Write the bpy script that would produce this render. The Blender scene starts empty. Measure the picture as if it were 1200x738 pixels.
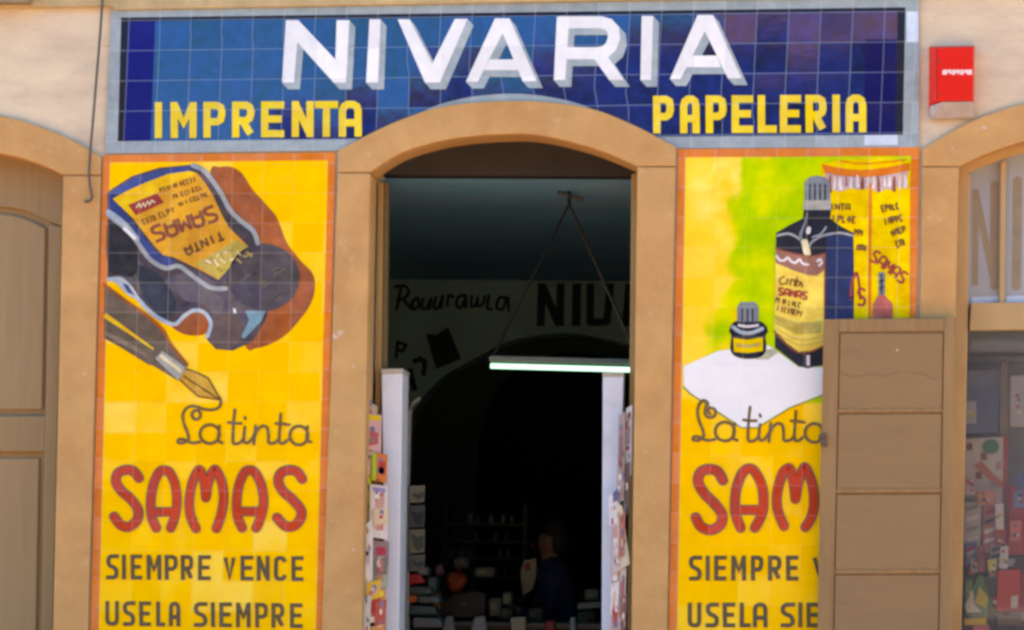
import bpy, bmesh, math, random
from mathutils import Vector, Matrix, noise
R = math.radians
sc = bpy.context.scene
col = sc.collection
random.seed(7)

# ---------------------------------------------------------------- camera, sky, sun, exposure
FPX, DIST, EYE = 3400.0, 3400.0 / 245.0, 1.60          # focal length in photo pixels, metres to the facade, eye height
YAW, PITCH, ROLL = R(4.0), R(4.57), R(0.8)
fw = Vector((-math.sin(YAW) * math.cos(PITCH), math.cos(YAW) * math.cos(PITCH), math.sin(PITCH)))
_r = fw.cross(Vector((0, 0, 1))).normalized(); _u = _r.cross(fw)
rt = _r * math.cos(ROLL) + _u * math.sin(ROLL)
up = -_r * math.sin(ROLL) + _u * math.cos(ROLL)
camd = bpy.data.cameras.new('camera'); cam = bpy.data.objects.new('camera', camd); col.objects.link(cam)
cam.matrix_world = Matrix(((rt.x, up.x, -fw.x, 0), (rt.y, up.y, -fw.y, -DIST), (rt.z, up.z, -fw.z, EYE), (0, 0, 0, 1)))
camd.sensor_width = 36; camd.lens = 36 * FPX / 1200; camd.clip_end = 500; camd.clip_start = 0.1
sc.camera = cam
w = bpy.data.worlds.new('World'); sc.world = w; w.use_nodes = True
nt = w.node_tree; bg = nt.nodes['Background']
sky = nt.nodes.new('ShaderNodeTexSky'); sky.sky_type = 'NISHITA'; sky.sun_disc = False
SUN_EL, SUN_AZ = R(48), R(-76)                         # azimuth from +Y (behind the shop) towards -X
sky.sun_elevation = SUN_EL; sky.sun_rotation = SUN_AZ; sky.air_density = 1.0; sky.dust_density = 0.4; sky.ozone_density = 2.5
hsv = nt.nodes.new('ShaderNodeHueSaturation'); hsv.inputs['Saturation'].default_value = 1.55; nt.links.new(sky.outputs[0], hsv.inputs['Color']); nt.links.new(hsv.outputs[0], bg.inputs[0]); bg.inputs[1].default_value = 0.11
sd = bpy.data.lights.new('sun', 'SUN'); sd.energy = 3.0; sd.angle = R(0.5); sd.color = (1, .95, .88)
so = bpy.data.objects.new('sun', sd); col.objects.link(so)
sdir = Vector((math.sin(SUN_AZ) * math.cos(SUN_EL), math.cos(SUN_AZ) * math.cos(SUN_EL), math.sin(SUN_EL)))
so.rotation_euler = sdir.to_track_quat('Z', 'Y').to_euler(); so.location = (-20, 10, 30)
sc.view_settings.view_transform = 'Standard'; sc.view_settings.look = 'None'
sc.view_settings.exposure = 3.3; sc.view_settings.gamma = 1.0
sc.view_settings.use_white_balance = True; sc.view_settings.white_balance_temperature = 12500; sc.view_settings.white_balance_tint = 24   # film balanced for open shade
sc.render.engine = 'CYCLES'; sc.cycles.max_bounces = 8; sc.cycles.filter_width = 3.0
sc.cycles.use_denoising = True

# ---------------------------------------------------------------- helpers
def F(px, py, y=0.0):
    """point of the plane Y=y (parallel to the shop front) seen at photo pixel px,py"""
    d = fw * FPX + rt * (px - 600) - up * (py - 369)
    t = (y + DIST) / d.y
    return Vector((d.x * t, y, EYE + d.z * t))
def lin(v): return v / 12.92 if v <= 0.04045 else ((v + 0.055) / 1.055) ** 2.4
def C(r, g, b, k=0.8): return (lin(r / 255) * k, lin(g / 255) * k, lin(b / 255) * k, 1)
def tag(o, label=None, cat=None, group=None, kind=None):
    if label: o['label'] = label
    if cat: o['category'] = cat
    if group: o['group'] = group
    if kind: o['kind'] = kind
    return o
def thing(name, loc, label, cat, group=None):
    o = bpy.data.objects.new(name, None); col.objects.link(o); o.location = loc; o.empty_display_size = .1
    return tag(o, label, cat, group)
def origin(p):
    v = Vector((0, 0, 0))
    while p is not None: v += p.location; p = p.parent
    return v
class MB:
    """collects faces (world coordinates) for ONE mesh object"""
    def __init__(s): s.v = []; s.f = []; s.uv = []; s.smooth = False; s.c = None
    def face(s, pts, uvs=None):
        i = len(s.v); s.v += [tuple(p) for p in pts]; s.f.append(list(range(i, i + len(pts))))
        s.uv += list(uvs) if uvs else [(p[0], p[2]) for p in pts]
    def mesh(s, verts, faces):
        i = len(s.v); s.v += [tuple(p) for p in verts]
        for f in faces:
            s.f.append([i + k for k in f]); s.uv += [(verts[k][0], verts[k][2]) for k in f]
    def box(s, a, b, rot=0, piv=None):
        (x0, y0, z0), (x1, y1, z1) = a, b
        vs = [Vector(p) for p in ((x0,y0,z0),(x1,y0,z0),(x1,y1,z0),(x0,y1,z0),(x0,y0,z1),(x1,y0,z1),(x1,y1,z1),(x0,y1,z1))]
        if rot:
            c = piv or sum(vs, Vector()) / 8; m = Matrix.Rotation(rot, 3, 'Z'); vs = [m @ (p - c) + c for p in vs]
        s.mesh(vs, [(0,3,2,1),(4,5,6,7),(0,1,5,4),(1,2,6,5),(2,3,7,6),(3,0,4,7)])
    def prism(s, px, yf, yb):
        """outline in photo pixels laid on the plane Y=yf and given real depth back to Y=yb"""
        fr = [F(x, y, yf) for x, y in px]
        area = sum(fr[i].x * fr[(i+1) % len(fr)].z - fr[(i+1) % len(fr)].x * fr[i].z for i in range(len(fr)))
        if area < 0: fr.reverse()
        bk = [Vector((p.x, yb, p.z)) for p in fr]; n = len(fr)
        s.mesh(fr + bk, [tuple(range(n)), tuple(range(2*n-1, n-1, -1))] + [(i, n+i, n+(i+1) % n, (i+1) % n) for i in range(n)])
    def tube(s, pts, r, seg=8, caps=True):
        pts = [Vector(p) for p in pts]; rs = r if isinstance(r, (list, tuple)) else [r] * len(pts); vs = []
        for i, p in enumerate(pts):
            t = (pts[min(i+1, len(pts)-1)] - pts[max(i-1, 0)]).normalized()
            a = t.cross(Vector((0.13, 0.2, 1)) if abs(t.z) < .9 else Vector((1, 0.1, 0))).normalized(); b = t.cross(a)
            vs += [p + (a * math.cos(2*math.pi*k/seg) + b * math.sin(2*math.pi*k/seg)) * rs[i] for k in range(seg)]
        fs = [(i*seg+k, i*seg+(k+1) % seg, (i+1)*seg+(k+1) % seg, (i+1)*seg+k) for i in range(len(pts)-1) for k in range(seg)]
        if caps: fs += [tuple(range(seg))[::-1], tuple(range((len(pts)-1)*seg, len(pts)*seg))]
        s.mesh(vs, fs)
    def build(s, name, mat, parent=None, bevel=0, smooth=False, mats=None):
        me = bpy.data.meshes.new(name); o0 = origin(parent)
        me.from_pydata([Vector(v) - o0 for v in s.v], [], s.f)
        ul = me.uv_layers.new(name='UVMap'); ul.data.foreach_set('uv', [c for u in s.uv for c in u])
        if s.c:
            ca = me.color_attributes.new('Col', 'FLOAT_COLOR', 'CORNER'); ca.data.foreach_set('color', [c for q in s.c for c in q])
        me.materials.append(mat)
        if smooth: me.polygons.foreach_set('use_smooth', [True] * len(me.polygons))
        me.update()
        o = bpy.data.objects.new(name, me); col.objects.link(o)
        if parent is not None: o.parent = parent
        if bevel:
            m = o.modifiers.new('bevel', 'BEVEL'); m.width = bevel; m.segments = 2; m.limit_method = 'ANGLE'; m.angle_limit = R(40)
        return o

def smooth(pts, n=6, closed=False):
    P = [Vector((p[0], p[1])) for p in pts]; N = len(P); out = []
    for i in range(N if closed else N - 1):
        g = (lambda k: P[k % N]) if closed else (lambda k: P[max(0, min(N-1, k))])
        p0, p1, p2, p3 = g(i-1), g(i), g(i+1), g(i+2)
        for k in range(n):
            t = k / n
            out.append(.5 * (2*p1 + (p2-p0)*t + (2*p0-5*p1+4*p2-p3)*t*t + (3*p1-p0-3*p2+p3)*t**3))
    if not closed: out.append(P[-1])
    return [(p.x, p.y) for p in out]

# ---------------------------------------------------------------- materials
def nodes(name):
    m = bpy.data.materials.new(name); m.use_nodes = True
    return m, m.node_tree, m.node_tree.nodes['Principled BSDF']
def N(t, k, **kw):
    n = t.nodes.new(k)
    for a, v in kw.items(): setattr(n, a, v)
    return n
def M(t, op, a, b=None):
    n = N(t, 'ShaderNodeMath', operation=op)
    for i, v in enumerate((a, b)):
        if v is None: continue
        if isinstance(v, (int, float)): n.inputs[i].default_value = v
        else: t.links.new(v, n.inputs[i])
    return n.outputs[0]
def MIX(t, f, a, b, blend='MIX'):
    n = N(t, 'ShaderNodeMix', data_type='RGBA', blend_type=blend)
    for i, v in ((0, f), (6, a), (7, b)):
        if isinstance(v, (int, float)): n.inputs[i].default_value = v
        elif isinstance(v, tuple): n.inputs[i].default_value = v
        else: t.links.new(v, n.inputs[i])
    return n.outputs[2]
def NOISE(t, scale, detail=4, rough=.6, stretch=None):
    tc = N(t, 'ShaderNodeNewGeometry'); src = tc.outputs['Position']
    if stretch:
        mp = N(t, 'ShaderNodeMapping'); mp.inputs['Scale'].default_value = stretch; t.links.new(src, mp.inputs[0]); src = mp.outputs[0]
    n = N(t, 'ShaderNodeTexNoise'); n.inputs['Scale'].default_value = scale; n.inputs['Detail'].default_value = detail
    n.inputs['Roughness'].default_value = rough; t.links.new(src, n.inputs['Vector']); return n.outputs[0]
def RAMP(t, v, lo, hi):
    n = N(t, 'ShaderNodeMapRange'); n.inputs[1].default_value = lo; n.inputs[2].default_value = hi; n.clamp = True
    t.links.new(v, n.inputs[0]); return n.outputs[0]
def paint(name, c, rough=.6, var=.25, scale=6, dirt=None, dscale=2.5, dlo=.52, dhi=.75, bump=.15, bscale=60, stretch=None, spec=.35, dirt2=None, chips=None, grain=0):
    """painted or plastered surface: mottled tone, worn or dirty patches, fine relief"""
    m, t, b = nodes(name)
    n1 = NOISE(t, scale, 5, .65, stretch)
    dark = tuple(x * (1 - var) for x in c[:3]) + (1,); light = tuple(min(.9, x * (1 + var)) for x in c[:3]) + (1,)
    cc = MIX(t, RAMP(t, n1, .3, .7), dark, light)
    if dirt: cc = MIX(t, M(t, 'MULTIPLY', RAMP(t, NOISE(t, dscale, 7, .7, stretch), dlo, dhi), .75), cc, dirt)
    if dirt2: cc = MIX(t, M(t, 'MULTIPLY', RAMP(t, NOISE(t, dscale * 5, 6, .75, stretch), .6, .72), .6), cc, dirt2)
    if chips: cc = MIX(t, M(t, 'MULTIPLY', RAMP(t, NOISE(t, 9, 3, .5), .715, .745), .7), cc, chips)
    if grain: cc = MIX(t, grain, cc, MIX(t, RAMP(t, NOISE(t, 30, 6, .7, (1, 1, .06)), .3, .7), (.22, .2, .18, 1), (.8, .8, .8, 1)), 'OVERLAY')
    t.links.new(cc, b.inputs['Base Color']); b.inputs['Roughness'].default_value = rough
    b.inputs['Specular IOR Level'].default_value = spec
    if bump:
        bn = N(t, 'ShaderNodeBump'); bn.inputs['Strength'].default_value = bump; bn.inputs['Distance'].default_value = .01
        t.links.new(NOISE(t, bscale, 6, .6, stretch), bn.inputs['Height']); t.links.new(bn.outputs[0], b.inputs['Normal'])
    return m
def glaze(name, c, pale=None, pv=.25, rough=.08, grout=(.35, .36, .36, 1), gf=.4, gw=.018, tilt=.012, lean=0, vcol=False, ior=1.55, brush=.16, gap=True, tv=.16):
    """hand painted glazed tile: UVs count tiles, so joints, tone and tilt change from tile to tile"""
    m, t, b = nodes(name)
    uv = N(t, 'ShaderNodeUVMap'); sp = N(t, 'ShaderNodeSeparateXYZ'); t.links.new(uv.outputs[0], sp.inputs[0])
    U, V = sp.outputs[0], sp.outputs[1]
    eu = M(t, 'ABSOLUTE', M(t, 'SUBTRACT', M(t, 'FRACT', U), .5)); ev = M(t, 'ABSOLUTE', M(t, 'SUBTRACT', M(t, 'FRACT', V), .5))
    g = M(t, 'GREATER_THAN', M(t, 'MAXIMUM', eu, ev), .5 - gw)
    cb = N(t, 'ShaderNodeCombineXYZ'); t.links.new(M(t, 'FLOOR', U), cb.inputs[0]); t.links.new(M(t, 'FLOOR', V), cb.inputs[1])
    wn = N(t, 'ShaderNodeTexWhiteNoise', noise_dimensions='2D'); t.links.new(cb.outputs[0], wn.inputs['Vector'])
    if vcol:
        a = N(t, 'ShaderNodeAttribute', attribute_name='Col'); base = a.outputs['Color']
    else: base = c
    cc = base
    if pale: cc = MIX(t, M(t, 'MULTIPLY', M(t, 'ADD', M(t, 'MULTIPLY', wn.outputs['Value'], .75), RAMP(t, NOISE(t, 17, 4, .7), .38, .75)), pv), cc, pale)
    n1 = RAMP(t, NOISE(t, 14, 5, .65), .3, .7)
    cc = MIX(t, brush, cc, MIX(t, n1, (.15, .15, .15, 1), (1, 1, 1, 1)), 'OVERLAY')
    w2 = N(t, 'ShaderNodeTexWhiteNoise', noise_dimensions='2D'); cs = N(t, 'ShaderNodeVectorMath', operation='ADD'); cs.inputs[1].default_value = (37, 11, 0); t.links.new(cb.outputs[0], cs.inputs[0]); t.links.new(cs.outputs[0], w2.inputs['Vector'])
    tone = M(t, 'ADD', M(t, 'MULTIPLY', w2.outputs['Value'], tv), 1 - tv / 2)
    hs = N(t, 'ShaderNodeHueSaturation'); t.links.new(cc, hs.inputs['Color']); t.links.new(tone, hs.inputs['Value']); cc = hs.outputs[0]
    if gap: cc = MIX(t, M(t, 'MULTIPLY', g, gf), cc, grout)
    t.links.new(cc, b.inputs['Base Color'])
    b.inputs['IOR'].default_value = ior
    rr = M(t, 'ADD', M(t, 'MULTIPLY', g, .4), rough); t.links.new(rr, b.inputs['Roughness'])
    ge = N(t, 'ShaderNodeNewGeometry'); vs = N(t, 'ShaderNodeVectorMath', operation='SUBTRACT'); t.links.new(wn.outputs['Color'], vs.inputs[0]); vs.inputs[1].default_value = (.5, .5, .5)
    vm = N(t, 'ShaderNodeVectorMath', operation='SCALE'); t.links.new(vs.outputs[0], vm.inputs[0]); vm.inputs['Scale'].default_value = tilt * 2
    va = N(t, 'ShaderNodeVectorMath', operation='ADD'); t.links.new(ge.outputs['Normal'], va.inputs[0]); t.links.new(vm.outputs[0], va.inputs[1])
    if lean:
        vl = N(t, 'ShaderNodeVectorMath', operation='ADD'); t.links.new(vm.outputs[0], vl.inputs[0]); vl.inputs[1].default_value = (0, 0, lean); t.links.new(vl.outputs[0], va.inputs[1])
    vn = N(t, 'ShaderNodeVectorMath', operation='NORMALIZE'); t.links.new(va.outputs[0], vn.inputs[0])
    bn = N(t, 'ShaderNodeBump'); bn.inputs['Strength'].default_value = .03; bn.inputs['Distance'].default_value = .004
    t.links.new(NOISE(t, 25, 2, .5), bn.inputs['Height']); t.links.new(vn.outputs[0], bn.inputs['Normal'])
    t.links.new(bn.outputs[0], b.inputs['Normal'])
    return m
def glow(name, c, s):
    m, t, b = nodes(name); b.inputs['Base Color'].default_value = c
    b.inputs['Emission Color'].default_value = c; b.inputs['Emission Strength'].default_value = s; return m
def pane_mat(name, tint=(1, 1, 1, 1), ior=1.45, boost=1.0, reflect_haze=.05):
    m, t, b = nodes(name); t.nodes.remove(b)
    tr = N(t, 'ShaderNodeBsdfTransparent'); tr.inputs[0].default_value = tint
    df = N(t, 'ShaderNodeBsdfDiffuse'); df.inputs[0].default_value = (.5, .58, .72, 1); m0 = N(t, 'ShaderNodeMixShader'); t.links.new(M(t, 'ADD', M(t, 'MULTIPLY', NOISE(t, 3, 4, .6), reflect_haze), reflect_haze * .5), m0.inputs[0]); t.links.new(tr.outputs[0], m0.inputs[1]); t.links.new(df.outputs[0], m0.inputs[2])  # blue-grey diffuse film stands in for pale reflections in the glass
    gl = N(t, 'ShaderNodeBsdfGlossy'); gl.inputs['Roughness'].default_value = .02
    fr = N(t, 'ShaderNodeFresnel'); fr.inputs[0].default_value = ior
    mx = N(t, 'ShaderNodeMixShader'); t.links.new(M(t, 'MULTIPLY', fr.outputs[0], boost), mx.inputs[0])
    t.links.new(m0.outputs[0], mx.inputs[1]); t.links.new(gl.outputs[0], mx.inputs[2])
    t.links.new(mx.outputs[0], t.nodes['Material Output'].inputs[0]); return m
def plain(name, c, rough=.5, var=.12, scale=20, spec=.4): return paint(name, c, rough, var, scale, bump=0, spec=spec)

m_wall = paint('cream_plaster', C(225, 200, 172), .85, .07, 3, dirt=C(196, 168, 148), dscale=2.4, dlo=.44, dhi=.68, bump=.5, bscale=22, stretch=(1, 1, 2.4), dirt2=C(160, 136, 118))
m_ochre = paint('ochre_limewash', C(208, 153, 98), .8, .1, 5, dirt=C(188, 124, 72), dscale=2.6, dlo=.46, bump=.3, bscale=45, dirt2=C(222, 184, 142), chips=C(214, 196, 186))
m_ledge = paint('ledge_plaster', C(196, 164, 122), .85, .15, 8, dirt=C(150, 130, 96), dscale=5, bump=.3, bscale=40)
m_wood = paint('tan_door_paint', C(154, 122, 85), .5, .06, 4, dirt=C(150, 118, 82), dscale=3, bump=.1, bscale=50, stretch=(1, 1, .25), grain=.16)
m_woodpanel = paint('tan_panel_paint', C(160, 129, 92), .5, .05, 3, dirt=C(158, 128, 94), dscale=2, bump=.12, bscale=40, stretch=(1, 1, .3), grain=.16)
m_shut = paint('brown_shutter_paint', C(154, 115, 77), .5, .08, 5, dirt=C(140, 104, 70), dscale=3, bump=.15, bscale=60, stretch=(1, 1, .3), grain=.35)
m_shutp = paint('brown_shutter_panel_paint', C(150, 113, 77), .55, .05, 4, dirt=C(140, 104, 70), dscale=7, dlo=.58, dhi=.68, bump=.25, bscale=26, stretch=(.5, 1, 2.6), dirt2=C(176, 138, 100), chips=C(186, 160, 132))
m_frame = paint('ochre_window_frame_paint', C(196, 154, 106), .5, .08, 6, dirt=C(172, 128, 84), dscale=4, bump=.08, stretch=(1, 1, .3))
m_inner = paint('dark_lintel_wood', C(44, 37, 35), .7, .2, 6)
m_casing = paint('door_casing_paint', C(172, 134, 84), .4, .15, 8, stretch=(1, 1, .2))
m_white = paint('white_gloss_paint', C(226, 230, 240), .35, .05, 6, dirt=C(196, 196, 200), dscale=4, bump=.05)
m_cap = plain('worn_edge_paint', C(190, 176, 160))
m_iron = paint('rusty_iron', C(92, 76, 64), .6, .3, 30, dirt=C(120, 74, 46), bump=.2)
m_cable = plain('dark_cable', C(96, 76, 64), .6)
m_road = paint('warm_stone_road', (.25, .205, .155, 1), .9, .2, 3, bump=.3, bscale=40)
m_pave = paint('paving', (.22, .2, .18, 1), .9, .15, 3, bump=.2)
m_kerb = plain('kerb_stone', (.3, .29, .27, 1), .8)

# ---------------------------------------------------------------- ground and street
def slab(name, x0, x1, y0, y1, z0, z1, mat, kind='structure'):
    b = MB(); b.box((x0, y0, z0), (x1, y1, z1)); return tag(b.build(name, mat), kind=kind)
g = MB(); g.face([(-150, -150, -.1), (150, -150, -.1), (150, 150, -.1), (-150, 150, -.1)]); tag(g.build('ground', m_road), kind='structure')
slab('road', -60, 60, -17, -1.55, -.09, -.02, m_road)
slab('pavement', -60, 60, -1.40, .46, -.09, .1, m_pave)
slab('kerb', -60, 60, -1.55, -1.401, -.09, .105, m_kerb)
slab('pavement', -60, 60, -24, -17.001, -.09, .1, m_pave)

# ---------------------------------------------------------------- openings (photo pixels)
YG = 1010                                               # pixel row of the pavement at the wall
def ln(a, b, y): return a[0] + (b[0] - a[0]) * (y - a[1]) / (b[1] - a[1])
L_in = smooth([(-150, 190), (-90, 180), (-40, 178), (0, 180), (40, 190), (74, 205)], 5)
L_out = smooth([(-190, 175), (-110, 137), (-50, 129), (0, 135), (40, 146), (80, 162), (106, 176), (118, 184)], 5)
C_in = smooth([(434, 202), (467, 181), (510, 167), (553, 160), (597, 157.3), (625, 158), (654, 163), (687, 171.5), (717, 182), (747, 195)], 5)
C_out = smooth([(396, 176), (423, 162), (454, 147), (484, 135), (510, 126.5), (543, 121), (575, 118.7), (605, 118), (635, 119), (665, 122), (687, 126), (708, 132), (730, 141), (752, 151), (773, 162), (792, 172)], 5)
R_in = smooth([(1124, 195), (1155, 181), (1200, 166), (1250, 158), (1300, 160), (1350, 172), (1400, 192)], 5)
R_out = smooth([(1081, 174), (1107, 159), (1137, 143), (1170, 130), (1210, 119), (1260, 113), (1320, 117), (1380, 134), (1440, 168)], 5)
L_j = [(74, 205), (62, 738)]; C_jl = [(434, 202), (424, 738)]; C_jr = [(747, 195), (740, 738)]; R_j = [(1124, 195), (1112, 738)]
def jb(j, y): return (ln(j[0], j[1], y), y)

shop = thing('shop_building', (0, 0.2, .1), 'old cream plastered shop building with ochre arched surrounds round its doors and window', 'building')
# wall: one outline with the three openings let into it, 1 cm wider than the surrounds
wall = MB()
o = 2.0
out = [(-2400, YG), (-152 - o, YG)] + [(x - 0, y - o) for x, y in L_in] + [(jb(L_j, 205)[0] + o, 205), (jb(L_j, YG)[0] + o, YG)]
out += [(jb(C_jl, YG)[0] - o, YG), (C_in[0][0] - o, C_in[0][1])] + [(x, y - o) for x, y in C_in] + [(C_in[-1][0] + o, C_in[-1][1]), (jb(C_jr, YG)[0] + o, YG)]
out += [(jb(R_j, YG)[0] - o, YG), (R_in[0][0] - o, R_in[0][1])] + [(x, y - o) for x, y in R_in] + [(1402 + o, YG), (3300, YG), (3300, -900), (-2400, -900)]
wall.prism(out, 0, .44); wall.build('wall', m_wall, shop)
def surround(name, outer, inner, jl, jr, ol, orr, yf=-.028, yb=.24):
    b = MB(); b.prism((outer + [(outer[-1][0], inner[-1][1])] if jr else outer) + inner[::-1] + ([(outer[0][0], inner[0][1])] if jl else []), yf, yb); b.build('arch_surround', m_ochre, shop, bevel=.006)
    if jl:
        b = MB(); b.prism([(ol[0][0], ol[0][1]), (inner[0][0], inner[0][1] + .8), jb(jl, YG), jb(ol, YG)], yf, yb); b.build('jamb_surround', m_ochre, shop, bevel=.006)
    if jr:
        b = MB(); b.prism([(inner[-1][0], inner[-1][1] + .8), (orr[0][0], orr[0][1]), jb(orr, YG), jb(jr, YG)], yf, yb); b.build('jamb_surround', m_ochre, shop, bevel=.006)
surround('left', L_out, L_in, None, L_j, None, [(118, 206), (103, 738)])
surround('centre', C_out, C_in, C_jl, C_jr, [(396, 203), (377, 738)], [(791.6, 196), (782, 738)])
surround('right', R_out, R_in, R_j, None, [(1081, 196), (1074, 738)], None)
# ledge over the sign, stall riser under the window, roof and sides
b = MB(); b.prism([(-900, 18), (60, 9), (132, 8), (132, 12), (600, 3), (1079, -5), (1079, -8), (2200, -20), (2200, -60), (-900, -40)], -.03, 0); b.build('ledge', m_ledge, shop, bevel=.006)
b = MB(); b.prism([(1112, 780), (1404, 780), (1404, YG), (1110, YG)], .02, .43); b.build('stall_riser', m_ochre, shop)
pL, pR = F(-2400, 369).x, F(3300, 369).x; ztop = F(600, -900).z
b = MB(); b.box((pL, .45, 0), (pL + .3, 12, ztop)); b.box((pR - .3, .45, 0), (pR, 12, ztop)); b.box((pL + .301, 11.7, 0), (pR - .301, 12, ztop)); b.build('side_wall', m_wall, shop)
b = MB(); b.box((pL - .1, -.12, ztop + .002), (pR + .1, 12.1, ztop + .25)); b.build('roof', m_ledge, shop)
# dark end of a sill at the very top left
b = MB(); b.prism([(-70, 4), (34, 3), (34, -30), (-70, -30)], -.09, -.031); b.build('window_sill', paint('weathered_sill', C(150, 124, 96), .8, .2, 10), shop)

# ---------------------------------------------------------------- glazed tile panels
YT = -.012
LEVEL = .0007
class Panel:
    def __init__(s, root, uv, y=YT): s.root = root; s.uv = uv; s.y = y
    def poly(s, b, pts, k, dy=0):
        y = s.y - k * LEVEL - dy; P = [F(x, z, y) for x, z in pts]; q = [s.uv(x, z) for x, z in pts]
        a = sum(pts[i][0] * pts[(i+1) % len(pts)][1] - pts[(i+1) % len(pts)][0] * pts[i][1] for i in range(len(pts)))
        if a > 0: P.reverse(); q.reverse()
        b.face(P, q)
    def stroke(s, b, pts, wd, k, dy=0, caps=True, taper=None, sharp=False):
        y0 = s.y - k * LEVEL - dy; P = [Vector((p[0], p[1])) for p in pts]; n = len(P); Ls = []; Rs = []
        for i in range(n):
            d1 = (P[i] - P[i-1]).normalized() if i else None; d2 = (P[i+1] - P[i]).normalized() if i < n-1 else None
            d1 = d1 or d2; d2 = d2 or d1
            t = (d1 + d2); t = t.normalized() if t.length > 1e-4 else d1
            nn = Vector((-t.y, t.x)); c = max(.68, nn.dot(Vector((-d1.y, d1.x))))
            h = (taper(i / (n-1)) if taper else 1) * wd / 2 / c; Ls.append(P[i] + nn * h); Rs.append(P[i] - nn * h)
        for i in range(n - 1):
            s.poly(b, [tuple(v) for v in (Ls[i], Ls[i+1], Rs[i+1], Rs[i])], k, dy + i * 4e-6)
        if caps:
            for c, d in ((P[0], P[0] - P[1]), (P[-1], P[-1] - P[-2])):
                a0 = math.atan2(d.y, d.x); r = wd / 2 * .98 * (taper(0 if c is P[0] else 1) if taper else 1)
                s.poly(b, [(c.x + r * math.cos(a0 - math.pi/2 + math.pi * j / 8), c.y + r * math.sin(a0 - math.pi/2 + math.pi * j / 8)) for j in range(9)], k, dy + n * 4e-6)
    def shape(s, name, pts, mat, k, parent=None, sm=False):
        b = MB(); s.poly(b, smooth(pts, 5, True) if sm else pts, k); return b.build(name, mat, parent or s.root)
    def line(s, name, paths, wd, mat, k, parent=None, sm=True, taper=None, caps=True, split=False):
        if split:
            for i, p in enumerate(paths): s.line(name, [p], wd, mat, k + i * .1, parent, sm, taper, caps)
            return
        b = MB()
        for i, p in enumerate(paths): s.stroke(b, smooth(p, 6) if sm else p, wd, k, i * 8e-5, caps, taper)
        return b.build(name, mat, parent or s.root)

LET = {
 'I': [[(.5,0),(.5,1)]], 'E': [[(1,0),(0,0),(0,1),(1,1)],[(0,.49),(.86,.49)]], 'L': [[(0,0),(0,1),(1,1)]],
 'M': [[(0,1),(0,0)],[(.04,0),(.5,.62),(.96,0)],[(1,0),(1,1)]], 'N': [[(0,1),(0,0)],[(.04,.02),(.96,.98)],[(1,0),(1,1)]], 'V': [[(0,0),(.5,1),(1,0)]], 'T': [[(0,0),(1,0)],[(.5,0),(.5,1)]],
 'P': [[(0,1),(0,0),(.68,0),(.93,.07),(1,.2),(1,.36),(.93,.49),(.68,.57),(0,.57)]],
 'R': [[(0,1),(0,0),(.68,0),(.93,.07),(1,.2),(1,.34),(.93,.46),(.68,.54),(0,.54)],[(.45,.54),(1,1)]],
 'C': [[(1,.2),(.93,.07),(.7,0),(.3,0),(.07,.07),(0,.2),(0,.8),(.07,.93),(.3,1),(.7,1),(.93,.93),(1,.8)]],
 'U': [[(0,0),(0,.8),(.08,.93),(.3,1),(.7,1),(.92,.93),(1,.8),(1,0)]],
 'A': [[(0,1),(0,.22),(.1,.07),(.32,0),(.68,0),(.9,.07),(1,.22),(1,1)],[(0,.64),(1,.64)]],
 'S': [[(1,.0),(.35,.0),(.1,.06),(0,.18),(.03,.33),(.2,.44),(.75,.55),(.95,.66),(1,.8),(.93,.93),(.68,1),(0,1)]],
}
def word(P, txt, xs, y0, y1, wd, mat, k, slope=0, lean=0, squash=1):
    """one letter object per character; xs = left and right edge of each in photo pixels"""
    for ch, (a, c) in zip(txt, xs):
        b = MB(); dy = slope * (a - xs[0][0])
        for i, st in enumerate(LET[ch]):
            pts = [(a + wd/2 + u * (c - a - wd) - lean * v + random.uniform(-.25, .25), y0 + dy + wd/2 + v * (y1 - y0 - wd)) for u, v in st]
            for e, f_ in ((0, 1), (-1, -2)):             # square ends reach the letter edge
                du, dv = st[e][0] - st[f_][0], st[e][1] - st[f_][1]
                if du == 0 or dv == 0:
                    d = (Vector(pts[e]) - Vector(pts[f_])).normalized() * wd / 2
                    if ch not in 'APRE' or st[e][0] in (0, 1) and not (ch in 'PR' and dv == 0) and not (ch == 'A' and i): pts[e] = (pts[e][0] + d.x, pts[e][1] + d.y)
                    elif ch == 'E': pts[e] = (pts[e][0] + d.x, pts[e][1] + d.y)
            P.stroke(b, pts, wd, k, i * 8e-5, caps=False)
        b.build('letter', mat, P.root)

# ---- blue sign
sign = thing('tile_sign', F(600, 165, 0), 'long blue glazed tile shop sign reading NIVARIA in white over the arched doorway', 'sign')
def uv_s(x, y): return ((x - 148 + (y - 100) * .045) / 36.9, (y - 24.5 + (x - 145) * .0115) / 35.4)
S = Panel(sign, uv_s)
m_blue = glaze('cobalt_glaze', C(14, 34, 66, .7), C(2, 60, 156, .8), .36, .05, (.2, .28, .4, 1), .45, .013, .008, lean=.09, ior=1.64)
m_sgrey = glaze('grey_blue_glaze', C(142, 160, 166), C(168, 182, 190), .3, .12, ior=1.5)
m_sdark = glaze('dark_line_glaze', C(28, 34, 52), None, .1, .1, gf=.2)
m_pale = glaze('pale_replacement_glaze', C(198, 214, 232), None, .1, .08)
m_lw = glaze('white_letter_glaze', C(238, 238, 242), C(222, 226, 230), .3, .1, gf=.18, ior=1.45)
m_lsh = glaze('letter_shade_glaze', C(146, 166, 176), C(176, 188, 192), .5, .1, gf=.2)
m_ly = glaze('sign_yellow_glaze', C(250, 208, 40), C(236, 208, 96), .5, .1, gf=.2, ior=1.45)
i0 = lambda f: f
arc = [p for p in C_out if 425 < p[0] < 765]
arcA = [(x, y - 1.5) for x, y in C_out]
fld = [(142, 21), (1061, 9), (1058, 158), (770, 160.5)] + [(x, y - .6) for x, y in arc[::-1]] + [(420, 163.5), (138, 166)]
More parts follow.
